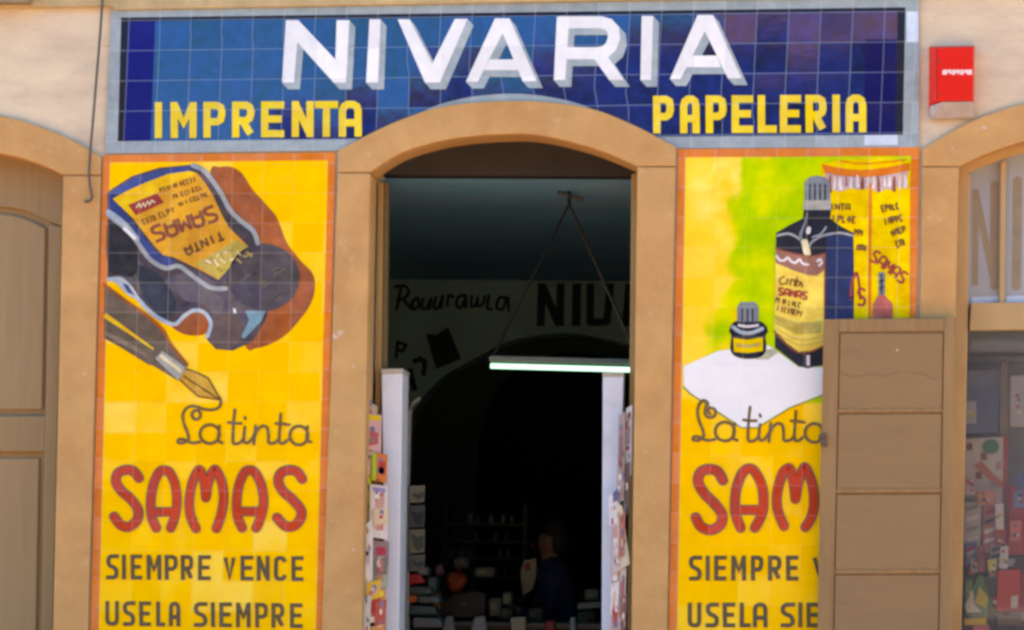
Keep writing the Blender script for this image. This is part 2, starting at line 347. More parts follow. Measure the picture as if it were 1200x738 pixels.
b = MB(); S.poly(b, fld, 0); b.build('tile_field', m_blue, sign)
b = MB()
for q in ([(131, 10.5), (142, 21), (138, 166), (123, 180)], [(131, 10.5), (1077, -3), (1061, 9), (142, 21)], [(1077, -3), (1077, 172.5), (1058, 158), (1061, 9)],
          [(123, 180), (138, 166), (420, 163.5), (397, 176.5)], [(792, 174), (770, 160.5), (1058, 158), (1077, 172.5)]): S.poly(b, q, 1)
b.build('border', m_sgrey, sign)
b = MB()
band = [p for p in C_out if 496 < p[0] < 694]
top = [(x, y - 7.5 * math.sin(math.pi * (x - 496) / 198) - .4) for x, y in band]
S.poly(b, top + [(x, y + .5) for x, y in band[::-1]], 2); b.build('arch_border', m_sgrey, sign)
b = MB()
S.poly(b, [(142, 21), (1061, 9), (1061, 12.5), (142, 25)], 2); S.poly(b, [(142, 25), (150, 25), (145, 165.5), (138, 166)], 2); S.poly(b, [(1052, 12.6), (1061, 12.5), (1058, 158), (1050, 158)], 2)
b.build('inner_line', m_sdark, sign)
b = MB(); S.poly(b, [(1013, 158.6), (1052, 158.2), (1052, 170), (1013, 170.4)], 3); b.build('replacement_tile', m_pale, sign); b = MB(); S.poly(b, [(1062.5, 14), (1076, 14), (1076, 50), (1062.5, 50)], 3); b.build('replacement_tile', m_pale, sign)
A1 = [[(580,22),(592,22),(589.5,38),(560,96),(546,96)], [(585,22),(597,22),(629,95.5),(612.5,95.5),(588.5,38)], [(574,70),(602,70),(607,82.5),(567,82.5)]]
A2 = [[(817.5,18),(829,18),(826.5,36),(797.5,93),(785,93)], [(823,18),(835.5,18),(869,92),(853,92),(825.5,36)], [(811,65.5),(840,65.5),(845,79),(804,79)]]
bowl = [(655,26.5),(704,26.5),(713,29),(718.5,35),(719.5,45),(716,55),(709,61),(699,62.7),(655,62.7)]
big = [[[(335,24),(349.5,24),(393,70),(394.5,24),(409.5,24),(405.5,97),(391,97),(348.5,50),(344.5,97),(330.5,97)]],
       [[(433,23),(446,23),(443,97),(429,97)]],
       [[(466,23),(480,23),(506.5,75),(533,22.5),(548,22.5),(515.5,97),(498,97)]],
       A1, [[(652.5,20),(667,20),(662.5,94),(649,94)], [(696,69),(712,66),(731,94),(714,94)], ('s', bowl, 14)],
       [[(752,19),(765.5,19),(763,94),(750.5,94)]], A2]
m_nvy = glaze('navy_unreflecting_glaze', C(18, 24, 84, .7), C(18, 30, 110, .7), .4, .07, (.2, .26, .4, 1), .45, .013, .01, ior=1.4)
m_nvl = glaze('cobalt_unreflecting_glaze', C(8, 36, 128, .7), C(14, 30, 110, .7), .5, .07, (.2, .26, .4, 1), .45, .013, .01, ior=1.4)
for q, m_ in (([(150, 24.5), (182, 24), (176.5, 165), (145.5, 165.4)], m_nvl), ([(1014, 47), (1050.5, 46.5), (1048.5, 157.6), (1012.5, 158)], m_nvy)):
    b = MB(); S.poly(b, q, 1.5); b.build('unreflecting_tile_column', m_, sign)  # end columns coloured deeper blue to stand for tiles that mirror no sky
for pcs in big:
    root = None; fb = MB(); sb = MB()
    for i, p in enumerate(pcs):
        if p[0] == 's':
            S.stroke(fb, p[1], p[2], 6, i * 8e-5, caps=False)
            for j in range(5): S.stroke(sb, [(x + 1.6 * (j+1), y + 1.6 * (j+1)) for x, y in p[1]], p[2], 4, j * 3e-5 + i * 2e-4, caps=False)
        else:
            S.poly(fb, p, 6, i * 8e-5)
            n = len(p)
            for j in range(n):                           # block shade swept towards the lower right
                q = [p[j], p[(j+1) % n], (p[(j+1) % n][0] + 7, p[(j+1) % n][1] + 8), (p[j][0] + 7, p[j][1] + 8)]
                S.poly(sb, q, 4, j * 2e-5 + i * 2e-4)
            S.poly(sb, [(x + 7, y + 8) for x, y in p], 4, n * 2e-5 + i * 2e-4)
    l = fb.build('letter', m_lw, sign); sb.build('letter_shade', m_lsh, l)
word(S, 'IMPRENTA', [(181,190.5),(200,230.5),(238.5,264),(272,298),(306,333),(342,367.5),(369,396),(397,424)], 120, 162, 8.4, m_ly, 4, -.0075)
word(S, 'PAPELERIA', [(765.5,789.5),(797,820),(827,851.5),(857.5,882.5),(888,910),(914,938.5),(944,968.5),(975,984.5),(991,1015)], 112.5, 156.5, 8.6, m_ly, 4, -.006)

# ---- yellow panels
m_field = glaze('yellow_field_glaze', (1, 1, 1, 1), None, 0, .16, (.5, .38, .16, 1), .15, .013, .01, vcol=True, ior=1.3, brush=.08, tv=.07)
m_orange = glaze('orange_border_glaze', C(238, 122, 36), C(226, 142, 110), .35, .16, gf=.25, ior=1.4)
m_brown = glaze('brown_letter_glaze', C(112, 88, 52), C(128, 104, 84), .5, .2, gf=.08, ior=1.4)
m_dk = glaze('dark_letter_glaze', C(98, 82, 52), C(84, 76, 76), .5, .2, gf=.08, ior=1.4)
m_red = glaze('red_letter_glaze', C(216, 62, 22), C(196, 84, 84), .45, .16, gf=.1, ior=1.4)
m_redo = glaze('letter_outline_glaze', C(150, 92, 66), C(124, 96, 96), .5, .2, gf=.08, ior=1.4)
def GL(name, a, p=None, pv=.4, **k):
    k.setdefault('brush', .3); k.setdefault('tv', .22)
    return glaze(name, C(*a), C(*p) if p else None, pv, .16, (.55, .45, .3, 1), .12, ior=1.4, **k)
m_rust = GL('rust_shadow_glaze', (188, 92, 30), (156, 90, 70), .7, tv=.3)
m_navy = GL('ink_navy_glaze', (46, 54, 78), (104, 86, 82), .75, tv=.6)
m_navyb = GL('ink_blue_glaze', (40, 62, 128), (66, 90, 140), .6, tv=.5)
m_cap_g = GL('cap_grey_glaze', (66, 64, 78), (96, 84, 80), .6, tv=.4)
m_hi = GL('highlight_blue_glaze', (134, 162, 186), (190, 198, 196), .7)
m_grey = GL('outline_grey_glaze', (126, 138, 156), (176, 178, 170), .7)
m_lab = GL('label_orange_glaze', (240, 164, 48), (224, 150, 60), .5)
m_laby = GL('label_yellow_glaze', (250, 190, 44), None)
m_olive = GL('label_olive_glaze', (188, 158, 66), (210, 186, 120), .5)
m_lred = GL('label_red_glaze', (172, 66, 60), None)
m_cream = GL('cream_glaze', (236, 214, 170), (240, 224, 190), .4)
m_ink = GL('brown_ink_glaze', (116, 74, 46), None)
m_plum = GL('plum_ink_glaze', (146, 78, 60), None)
m_teal = GL('teal_glaze', (104, 150, 166), None)
m_whiteg = GL('white_cloth_glaze', (240, 239, 240), (228, 228, 234), .4, brush=.05, tv=.06)
m_black = GL('bottle_black_glaze', (34, 36, 48), (44, 48, 62), .5)
m_side = GL('bottle_blue_glaze', (34, 48, 86), (40, 64, 110), .5)
m_capl = GL('cap_pale_grey_glaze', (122, 130, 138), None)
m_carton = GL('carton_yellow_glaze', (250, 196, 14), (246, 206, 40), .5)
m_cor = GL('carton_orange_glaze', (232, 118, 42), None)
m_lace = GL('lace_pink_glaze', (206, 166, 152), (190, 160, 172), .5)
m_lacew = GL('lace_white_glaze', (228, 218, 222), None)
m_lly = GL('bottle_label_glaze', (246, 206, 96), (240, 196, 70), .4)
m_green = GL('green_line_glaze', (124, 150, 60), None)
m_rosy = GL('rose_bottle_glaze', (196, 84, 74), (206, 120, 110), .4)
m_silver = GL('silver_glaze', (176, 174, 164), (150, 150, 146), .4)
m_pen = GL('pen_brown_glaze', (100, 84, 72), (122, 104, 92), .6)
m_nib = GL('nib_gold_glaze', (206, 142, 50), (222, 176, 84), .5)
def panel_field(P, name, corners, colf, nx, ny):
    (tl, tr, br, bl) = corners; b = MB(); b.c = []
    def at(i, j):
        u, v = i / nx, j / ny
        return ((tl[0]*(1-u)+tr[0]*u)*(1-v) + (bl[0]*(1-u)+br[0]*u)*v, (tl[1]*(1-u)+tr[1]*u)*(1-v) + (bl[1]*(1-u)+br[1]*u)*v)
    for j in range(ny):
        for i in range(nx):
            q = [at(i, j+1), at(i+1, j+1), at(i+1, j), at(i, j)]
            b.face([F(x, y, P.y) for x, y in q], [P.uv(x, y) for x, y in q]); b.c += [colf(*p) for p in q]
    return b.build(name, m_field, P.root)
def mixc(a, c, t): t = max(0, min(1, t)); return tuple(a[i] * (1-t) + c[i] * t for i in range(3))
def fb(x, y, s, seed): return noise.fractal(Vector((x / s, y / s, seed)), .8, 2, 4) * .5 + .5
PITCH_X, PITCH_Y = 36.0, 34.8
def tilerand(P, x, y, s):
    u, v = P.uv(x, y); return random.Random(int(math.floor(u)) * 131 + int(math.floor(v)) * 917 + s).random()
def border(P, q, inn):
    b = MB()
    for i in (0, 1, 3): P.poly(b, [q[i], q[(i+1) % 4], inn[(i+1) % 4], inn[i]], 1)
    P.poly(b, [q[2], q[3], inn[3], inn[2]], 1); return b.build('border', m_orange, P.root)
YELLOW = (255, 186, 22); PALE = (253, 214, 118)
# left panel
pl = thing('tile_advertisement', F(250, 960, 0), 'yellow tile advertisement left of the doorway painted with a blue ink bottle and fountain pen', 'tile panel')
PLq = [(121, 182), (393, 179), (375, 950), (100, 950)]; PLi = [(129, 190.5), (384.5, 188), (365, 938), (111, 938)]
LP = Panel(pl, lambda x, y: ((x - 129 + (y - 190) * .0245) / PITCH_X, (y - 192) / PITCH_Y))
def left_col(x, y):
    t = tilerand(LP, x, y, 1); p = max(0, t - .4) * .95 * (1.0 if 255 < y < 560 or t > .9 else .45)
    p += (fb(x, y, 45, 3) - .5) * .35
    return C(*mixc(mixc(YELLOW, PALE, p), (246, 178, 4), (fb(x, y, 60, 9) - .6) * 1.2), .92) 
panel_field(LP, 'tile_field', PLi, left_col, 72, 150); border(LP, PLq, PLi)
LP.shape('painted_shadow', [(246,205),(258,196),(272,196),(284,204),(296,222),(314,242),(325,256),(336,284),(352,305),(366,320),(369,335),(365,354),(351,375),(330,396),(300,408),(285,400),(250,300)], m_rust, 2, sm=True)
LP.shape('painted_shadow', [(200,378),(222,364),(245,370),(244,388),(230,393),(212,390)], m_rust, 2, sm=True)
bot = LP.shape('painted_bottle', [(126,226),(133,220),(156,206),(187,196.5),(226,193),(240,199),(256,219),(271,245),(286,262),(298,273),(310,300),(322,340),(317,358),(310,377),(296,400),(273,410.5),(253,409),(242,397),(247,379),(241,367),(228,362),(215,368),(204,379),(187,375),(165,353),(148,335),(126,326)], m_navy, 3)
LP.shape('glass_edge', [(126,228),(156,209),(187,199),(222,195),(222,203),(190,207),(160,219),(134,233),(154,258),(180,293),(205,306),(200,318),(170,300),(140,262),(126,246)], m_navyb, 4, bot)
LP.shape('glass_edge', [(127,270),(140,275),(160,300),(180,330),(176,345),(150,330),(127,312)], GL('smoky_glaze', (84, 86, 96), (108, 92, 86), .7), 4, bot, True)
LP.shape('glass_edge', [(228,318),(262,338),(292,350),(300,372),(280,400),(255,402),(250,372),(234,352),(205,345),(190,330)], GL('brown_smoke_glaze', (104, 90, 90), (84, 80, 100), .7), 4, bot, True)
for pts_, nm_, ca_, cb_ in (([(127,258),(146,268),(162,290),(158,322),(140,322),(127,314)], 'ink_shade', (32, 36, 52), (70, 66, 66)), ([(160,312),(186,322),(206,352),(200,370),(186,368),(168,346)], 'green_shade', (40, 54, 68), (62, 66, 78)),
        ([(206,322),(232,332),(262,352),(254,368),(236,356),(214,350)], 'lilac_shade', (92, 88, 106), (112, 100, 100)), ([(250,372),(276,368),(284,390),(272,408),(254,406),(245,394)], 'plum_shade', (92, 76, 78), (112, 92, 86)), ([(276,300),(290,292),(300,310),(282,336),(266,330)], 'deep_shade', (44, 44, 60), None)):
    LP.shape('painted_shade', pts_, GL(nm_ + '_glaze', ca_, cb_, .7, tv=.5), 4.5, bot, True)
lab = LP.shape('painted_label', [(132,233),(148,224),(166,216),(197,204),(222,200.5),(231,203),(240,214),(250,230),(260,252),(268,266),(280,278),(291,289),(256,328),(240,319),(222,310),(203,301),(191,299),(181,288),(154,254)], m_lab, 5, bot)
LP.shape('label_edge', [(132,233),(166,216),(197,204),(222,200.5),(231,203),(205,214),(178,230),(160,256),(154,254)], m_laby, 6, lab)
LP.shape('label_emblem', [(229,309),(277,281),(291,289),(256,328)], m_olive, 6, lab)
m_hl = GL('hatch_ochre_glaze', (150, 118, 44), (216, 190, 120), .5)
for i in range(22):
    u, v = random.uniform(.08, .92), random.uniform(.12, .88); x, y = 229 + 48 * u + 22 * v, 309 - 28 * u + 15 * v
    LP.line('label_hatching', [[(x, y), (x + random.uniform(2, 6), y + random.uniform(-4, 7))]], random.uniform(1.2, 2.6), m_hl if i % 3 else m_cream, 7 + i * .02, lab, sm=False)
LP.shape('label_red_band', [(150,240),(184,226.5),(192,237.5),(159,252.5)], m_lred, 7, lab)
LP.line('label_small_lettering', [[(160,243),(163,239),(165,243),(168,238),(170,242),(173,236),(175,240),(178,235),(181,237)]], 1.8, m_cream, 8, lab, sm=False)
# label lettering stands on its head, as the bottle does
def rot_word(P, txt, x0, y0, x1, y1, h, wd, mat, k, parent, name):
    ax = Vector((x1 - x0, y1 - y0)); L = ax.length; ax.normalize(); nn = Vector((-ax.y, ax.x)); b = MB(); n = len(txt); cw = L / n; i = 0
    for ci, ch in enumerate(txt):
        if ch == ' ': continue
        for st in LET[ch]:
            pts = []
            for u, v in st:
                p = Vector((x0, y0)) + ax * (cw * (ci + .1 + .72 * u)) + nn * (h * (v - .5)); pts.append((p.x, p.y))
            P.stroke(b, pts, wd, k, i * 5e-5, caps=False); i += 1
    return b.build(name, mat, parent)
rot_word(LP, 'SAMAS', 254, 249, 177, 276, 17, 4.0, m_plum, 7, lab, 'label_lettering')
rot_word(LP, 'TINTA', 262, 275, 216, 295, 10, 2.8, m_ink, 7, lab, 'label_lettering')
GLY = [[[(0,0),(0,1)]], [[(0,1),(0,0),(.8,.1),(.7,.5),(0,.5)]], [[(.8,.1),(.2,0),(0,.5),(.2,1),(.8,.9)]], [[(0,1),(.1,0),(.8,0),(.8,1)]], [[(0,0),(0,1),(.7,1)]], [[(.8,0),(0,0),(0,1),(.8,1)], [(0,.5),(.6,.5)]], [[(0,.2),(.8,.2)], [(.4,0),(.4,1)]], [[(.4,0),(0,.5),(.4,1),(.8,.5),(.4,0)]]]
def print_row(P, x0, y0, x1, y1, h, n, wd, mat, k, parent, name='small_lettering'):
    """a row of worn print, too small to read in the photograph"""
    r = random.Random(int(x0 * 7 + y0 * 3)); ax = Vector((x1 - x0, y1 - y0)); L = ax.length / n; ax.normalize(); nn = Vector((-ax.y, ax.x)); b = MB(); c = 0
    for i in range(n):
        for st in r.choice(GLY):
            pts = [Vector((x0, y0)) + ax * L * (i + .1 + .8 * u) + nn * h * (v - .5 + r.uniform(-.07, .07)) for u, v in st]
            P.stroke(b, [(p.x, p.y) for p in pts], wd, k, c * 3e-5, caps=False); c += 1
    return b.build(name, mat, parent)
for q in ((187,223,230,210,5,11), (203,231,238,219,4.5,8), (209,240,244,227,4.5,8), (167,261,205,245,6,8)): print_row(LP, *q, 1.3, m_ink, 7, lab)
cap = LP.shape('painted_cap', [(309 + 42 * math.cos(a * math.pi / 12), 325 + 39.5 * math.sin(a * math.pi / 12)) for a in range(24)], m_cap_g, 6, bot)
m_cr = [GL('cap_ridge_dark_glaze', (50, 52, 62), (74, 66, 60), .5), GL('cap_ridge_light_glaze', (112, 96, 82), (84, 96, 92), .6), GL('cap_ridge_blue_glaze', (70, 74, 100), None)]
for i in range(20):
    a, r_ = random.uniform(0, 6.28), 36 * random.uniform(.1, .9) ; x, y = 309 + r_ * math.cos(a), 325 + r_ * .93 * math.sin(a); L_ = random.uniform(3, 9)
    LP.line('cap_ridge', [[(x - L_ * .5, y + L_ * .35), (x, y - 1), (x + L_ * .5, y - L_ * .3)]], random.uniform(1.5, 3.5), m_cr[i % 3], 7 + i * .02, cap, taper=lambda t: 1 - .5 * abs(2 * t - 1))
LP.shape('glass_glint', [(287,364),(311,364),(307,375),(286,397),(283,394),(292,375)], m_teal, 6, bot)
LP.shape('glass_glint', [(273,361),(276,362),(277,367),(274,367)], m_whiteg, 6, bot)
LP.line('glass_outline', [[(226,194),(240,201),(256,222),(271,248),(286,262),(297,271),(302,285)]], 5.5, m_grey, 6, bot)
LP.line('glass_outline', [[(127,327),(143,329),(160,348),(178,367),(203,380),(216,370),(228,363.5),(240,367),(247,379),(243,394)]], 4.6, m_hi, 6, bot)
LP.line('glass_outline', [[(127,253),(145,266),(158,280),(176,304),(194,314),(210,312),(228,325),(247,337),(265,338)]], 5.2, m_grey, 6, bot)
LP.line('glass_glint', [[(127,249),(140,258),(150,268),(160,280)]], 7, m_hi, 7, bot)
LP.line('glass_glint', [[(146,268),(158,279)]], 4, m_whiteg, 8, bot)
LP.shape('glass_glint', [(128,326),(142,325),(155,336),(162,350),(150,346),(138,334)], m_hi, 5, bot, True)
LP.shape('glass_glint', [(143,331),(150,334),(158,346),(150,343)], m_navyb, 7, bot)
# fountain pen
pen = LP.shape('painted_pen', [(122.5,336),(145,353),(175,374),(191,389),(199,404),(220,428),(209,446),(179,428),(174,427),(145,409),(122,396)], m_pen, 4)
LP.line('pen_edge', [[(122.5,334),(145,351),(175,372),(191,387),(199,402),(219,427)]], 4, m_rust, 5, pen)
LP.line('pen_glint', [[(122.5,369),(150,388),(180,409)]], 6, m_laby, 5, pen, taper=lambda t: 1 - .7 * t, caps=False)
LP.shape('pen_glint', [(124,388),(146,398),(170,412),(172,418),(146,405),(124,393)], GL('pen_light_glaze', (136, 116, 100)), 5, pen)
LP.shape('pen_ring', [(182,420),(190,411),(218,430.5),(209,445.5)], m_silver, 6, pen)
LP.line('pen_glint', [[(189,417),(211,434)]], 4, m_cream, 7, pen)
nib = LP.shape('painted_nib', [(218,432),(232,437),(244,443),(251,455),(258,468),(245,466),(232,464),(211,445)], m_nib, 5, pen)
LP.line('nib_line', [[(218,432),(232,437),(244,443),(251,455),(258,468)], [(216,441),(236,454),(257,468)], [(211,445),(232,464),(257,468)]], 1.8, m_ink, 6, nib, sm=False)

def tinta(P, dx, dy, first):
    q = lambda pts: [(190 + x / 6 + dx, 460 + y / 6 + dy) for x, y in pts]
    ell = lambda cx, cy, rx, ry, a0=0, n=16: [(cx + rx * math.cos(a0 + 2 * math.pi * i / n), cy + ry * math.sin(a0 + 2 * math.pi * i / n)) for i in range(n + 1)]
    ps = []
    if first: ps.append(q([(400,30),(413,62),(405,95),(375,115),(330,120),(280,112),(245,98),(205,94),(165,115),(145,160),(155,220),(178,280),(185,325),(150,352),(112,348),(122,325),(165,332),(210,352),(265,345)])); ps.append(q(ell(240, 155, 30, 32)))
    else: ps.append(q([(232,165),(215,150),(225,128),(255,128),(270,155),(255,185),(220,190),(195,165),(200,120),(215,90),(185,70),(160,90),(143,140),(152,210),(178,275),(185,325),(150,352),(112,348),(122,325),(165,332),(210,352),(265,345)]))
    ps += [q(ell(335, 290, 68, 66)), q([(403,232),(397,290),(395,335),(422,352)]), q([(512,118),(503,200),(498,300),(502,355),(545,352),(572,322)]), q([(465,208),(510,214),(556,214)]),
           q([(582,240),(575,300),(578,345),(605,350),(640,310),(660,262)]), q([(658,232),(650,300),(644,362)]), q([(646,320),(670,262),(705,234),(738,245),(748,300),(750,350),(790,352),(822,322)]),
           q([(834,148),(828,240),(824,340),(850,355),(885,330)]), q([(800,215),(845,218),(893,225)]), q(ell(962, 300, 64, 66)), q([(1022,236),(1018,290),(1018,332),(1047,346)]), q([(581,172),(585,184)])]
    na = 4 if first else 3
    P.line('script_word', ps[:na], 3.4, m_brown, 5); P.line('script_word', ps[na:-1], 3.4, m_brown, 5); P.line('letter_dot', ps[-1:], 3.4, m_brown, 5)
def samas(P, letters):
    for strokes, wd in letters:
        fbm = MB(); ob = MB()
        for i, (p, sm) in enumerate(strokes):
            pts = smooth(p, 6) if sm else p
            P.stroke(fbm, pts, wd - 2.6, 6, i * 1e-4); P.stroke(ob, pts, wd + 1.2, 5, i * 1e-4)
        l = fbm.build('letter', m_red, P.root); ob.build('letter_outline', m_redo, l)
SL = lambda pts: [(110 + x / 4.444, 530 + y / 4.444) for x, y in pts]
SR = lambda pts: [(785 + x / 4.1, 460 + y / 4.1) for x, y in pts]
S1 = SL([(235,132),(205,96),(165,90),(125,108),(115,150),(140,195),(195,245),(230,298),(225,350),(185,385),(140,376),(105,332)])
Aa = [(SL([(325,392),(302,335),(296,255),(310,165),(338,105),(365,92),(395,105),(424,170),(432,258),(422,330),(400,392)]), True), (SL([(306,308),(425,308)]), False)]
Mm = [(SL([(532,395),(504,330),(497,250),(513,155),(540,98),(556,96),(574,150),(583,235)]), True), (SL([(583,235),(598,150),(622,96),(638,94),(666,155),(676,240),(662,325),(638,395)]), True)]
Ab = [(SL([(772,392),(748,330),(743,255),(757,165),(785,103),(812,92),(840,105),(872,170),(884,258),(870,332),(845,392)]), True), (SL([(752,306),(874,306)]), False)]
S2 = SL([(1085,138),(1060,102),(1020,90),(975,106),(960,150),(985,200),(1035,245),(1078,298),(1075,345),(1040,382),(995,380),(953,338)])
# left lettering
tinta(LP, 0, 0, True)
samas(LP, [([(S1, True)], 11), (Aa, 10.5), (Mm, 10.5), (Ab, 10.5), ([(S2, True)], 11)])
word(LP, 'SIEMPREVENCE', [(124.6,139),(143,147.5),(153,166.5),(172,189),(193,208),(212,226.5),(232,247),(262,276.5),(282,297),(301,316),(321,336),(341.5,355.5)], 649, 678.3, 4.6, m_dk, 5, .010)
word(LP, 'USELASIEMPRE', [(123.5,139.5),(144,158.5),(163,177),(183,193.5),(198,211.5),(227,243),(247.5,251.5),(257,271.5),(276.5,293.5),(299,314),(318,333),(340,354.5)], 703.6, 732.6, 4.6, m_dk, 5, .0125)
# right panel
pr = thing('tile_advertisement', F(930, 960, 0), 'yellow tile advertisement right of the doorway painted with a black ink bottle on white cloth', 'tile panel')
PRq = [(795, 175), (1077.5, 172.5), (1064, 950), (779, 950)]; PRi = [(803.5, 184.5), (1067.5, 183), (1054, 938), (790, 938)]
RP = Panel(pr, lambda x, y: ((x - 803 + (y - 184) * .0185) / PITCH_X, (y - 186) / PITCH_Y))
def right_col(x, y):
    t = tilerand(RP, x, y, 5); c = mixc(YELLOW if y > 470 else (253, 200, 50), PALE, max(0, t - .5) * .7 + (fb(x, y, 45, 4) - .5) * .3)
    if y < 470:
        c = mixc(c, (252, 226, 130), 2.6 * (fb(x, y, 40, 12) - .25) * max(0, 1 - abs(x - 846) / 50) * max(0, 1 - abs(y - 225) / 90))
        w1 = (x - 838 + (fb(x, y, 48, 2) - .5) * 95 - max(0, 230 - y) * .75) / 30
        gcol = mixc((176, 202, 14), (134, 184, 34), (fb(x, y, 38, 6) - .35) * 1.5)
        gcol = mixc(gcol, (226, 216, 40), (fb(x, y, 42, 21) - .5) * 1.8)
        c = mixc(c, gcol, w1 * .95)
    return C(*mixc(c, (244, 178, 2), (fb(x, y, 55, 8) - .62) * (1.2 if y > 470 else .2)), .92)
panel_field(RP, 'tile_field', PRi, right_col, 84, 190); border(RP, PRq, PRi)
ct = RP.shape('painted_carton', [(962,192),(985,187.5),(1040,186),(1066.5,190),(1065.5,440),(968,440)], m_carton, 2)
RP.shape('carton_band', smooth([(963,192),(985,197),(1012,199),(1040,196),(1066,191)], 4) + smooth([(1066,200),(1040,205),(1015,208),(985,206),(966,202)], 4), m_cor, 3, ct)
b = MB(); lace = []; x = 967
while x < 1064: lace += [(x, 226 - 10 * abs(x - 1018) / 50 * .4 + random.uniform(-6, 4))]; x += random.uniform(5, 9)
RP.poly(b, [(967, 202), (985, 206), (1015, 208), (1040, 205), (1065, 200)] + [(x, y) for x, y in lace[::-1]], 3); b.build('carton_lace', m_lace, ct)
for i in range(15):
    x = 972 + 6.4 * i + random.uniform(-1, 1); RP.line('lace_fold', [[(x, 207 + random.uniform(-1, 2)), (x + random.uniform(-.6, .6), 214), (x + random.uniform(-.8, .8), 222 + random.uniform(-5, 3))]], random.uniform(2, 4.2), m_lacew if i % 3 else m_plum, 4 + i * .02, ct, taper=lambda t: .5 + .6 * t)
RP.line('carton_fold', [[(1020,216),(1019.5,290),(1019,440)]], 3.4, m_cor, 5, ct)
RP.line('carton_top_line', [[(985,189),(1010,192),(1040,190),(1062,187)]], 1.5, m_cor, 4, ct)
def small(txt, x0, y0, x1, y1, h, wd, mat, k=5): rot_word(RP, txt, x0, y0, x1, y1, h, wd, mat, k, ct, 'carton_lettering')
small('TINTA', 966, 242, 997, 243, 7, 1.8, m_ink)
for q in ((976,256,1004,258,7,5), (1001,272,1014,274,7,3), (1004,290,1016,291,6,3), (1033,245,1054,241,7,5), (1037,260,1058,255,7,5), (1044,274,1062,268,7,4), (1050,287,1063,282,7,3)): print_row(RP, *q, 1.8, m_ink, 5, ct)
small('SAMAS', 1022, 298, 1062, 328, 13, 2.6, m_lred)
RP.line('carton_lettering', [[(997,350),(999,330),(1004,320),(1007,335),(1008,350)], [(1013,340),(1008,338),(1006,344),(1013,350),(1012,357),(1006,357)]], 3, m_lred, 5, ct)
sb_ = RP.shape('painted_small_bottle', [(1029,346),(1037,346),(1046,356),(1047,385),(1022,385),(1023,356)], m_rosy, 5, ct)
RP.shape('bottle_neck', [(1029.5,319),(1037,319),(1037,346),(1029.5,346)], m_capl, 6, sb_)
RP.line('bottle_neck_line', [[(1031,330),(1036,328)], [(1031,338),(1036,336)], [(1033,322),(1033,344)]], 1.6, m_black, 7, sb_, sm=False)
# white cloth
cl = RP.shape('painted_cloth', [(801,429),(842,411),(900,404),(910,411),(936,430),(1000,430),(1000,447),(968,461),(925,478),(887,501),(869,501),(809,461),(801.5,453)], m_whiteg, 3)
RP.line('cloth_edge', [[(801,453),(809,461),(869,501),(887,501),(925,478),(968,461),(1000,447)]], 1.8, m_green, 4, cl, sm=False)
# big bottle
bb = RP.shape('painted_bottle', [(942,246),(974,246),(973,256),(985,265),(1000,273),(1001,330),(1000,430),(963,428),(946,431.5),(936,429),(908,407),(909,290),(909.5,273),(925,264),(941,256)], m_black, 4)
RP.shape('bottle_side', [(968,276),(1000,276),(1000,428),(966,428)], m_side, 5, bb)
RP.line('bottle_glint', [[(911,276),(925,274),(938,281),(946,290),(952,283),(965,276),(984,273),(999,276)]], 2.6, m_grey, 6, bb)
RP.line('bottle_glint', [[(946,250),(943,262),(938,276),(941,284)]], 4, m_capl, 7, bb, taper=lambda t: .4 + .8 * t)
RP.line('bottle_glint', [[(943,284),(946,297)]], 8, m_cream, 8, bb)
RP.line('bottle_glint', [[(968,266),(962,274),(952,278)]], 2, m_grey, 8, bb)
RP.line('bottle_glint', [[(948,268),(947,272)]], 5, m_lacew, 8, bb)
RP.line('bottle_glint', [[(947,416),(947,428)]], 4, m_lacew, 8, bb, caps=False)
lb = RP.shape('painted_label', [(909,291),(930,297),(950,300),(967,297),(966.5,330),(966,404),(950,411),(936,412),(922,402),(907.5,386)], m_lly, 6, bb)
RP.shape('label_ornament', [(909,292),(930,298),(950,301),(967,298),(967,316),(957,323),(945,322),(928,316),(909,308)], GL('label_mauve_glaze', (170, 112, 92), (150, 104, 100), .5), 7, lb)
RP.line('ornament_line', [[(910,300),(914,305),(919,305),(923,302),(927,306),(932,308),(937,304),(941,309),(947,310)]], 2.6, m_lacew, 8, lb)
RP.line('ornament_line', [[(958,306),(961,304),(963,308),(960,311)]], 2.6, m_lacew, 8, lb)
RP.line('label_outline', [[(909,291),(930,297),(950,300),(967,297)], [(967,297),(966.5,330),(966,404)], [(907,388),(922,404),(936,413),(950,412),(966,405)]], 1.8, m_plum, 8, lb)
RP.line('label_script', [[(919,324),(914,327),(915,333),(920,332)], [(923,327),(922,333)], [(926,334),(927,328),(931,329),(931,335)], [(934,325),(933,335)], [(932,329),(937,330)], [(936,335),(939,331),(940,336)]], 1.8, m_ink, 8, lb)
rot_word(RP, 'SAMAS', 912, 341, 947, 347, 8, 2.4, m_lred, 8, lb, 'label_lettering')
for q in ((909,351,939,358,6,8), (911,361,941,368,6,8)): print_row(RP, *q, 1.4, m_ink, 8, lb)
RP.shape('label_band', [(908,369),(935,378),(962,376),(962,390),(935,392),(909,380)], m_olive, 7, lb)
RP.line('label_rule', [[(909,384),(936,398),(964,394)], [(909,389),(936,404),(964,400)]], 1.2, m_olive, 8, lb)
cp = RP.shape('painted_cap', [(943,236),(943,214),(948,208),(958,206),(968,208),(973,214),(973,236)], m_capl, 5, bb)
RP.line('cap_ridge', [[(949,217),(949,234)], [(955,216),(955,234)], [(961,216),(961,234)], [(967,217),(967,234)]], 1.8, m_black, 6, cp, sm=False)
RP.shape('cap_collar', [(942,235),(973.5,235),(974,246),(941,246)], m_silver, 6, bb)
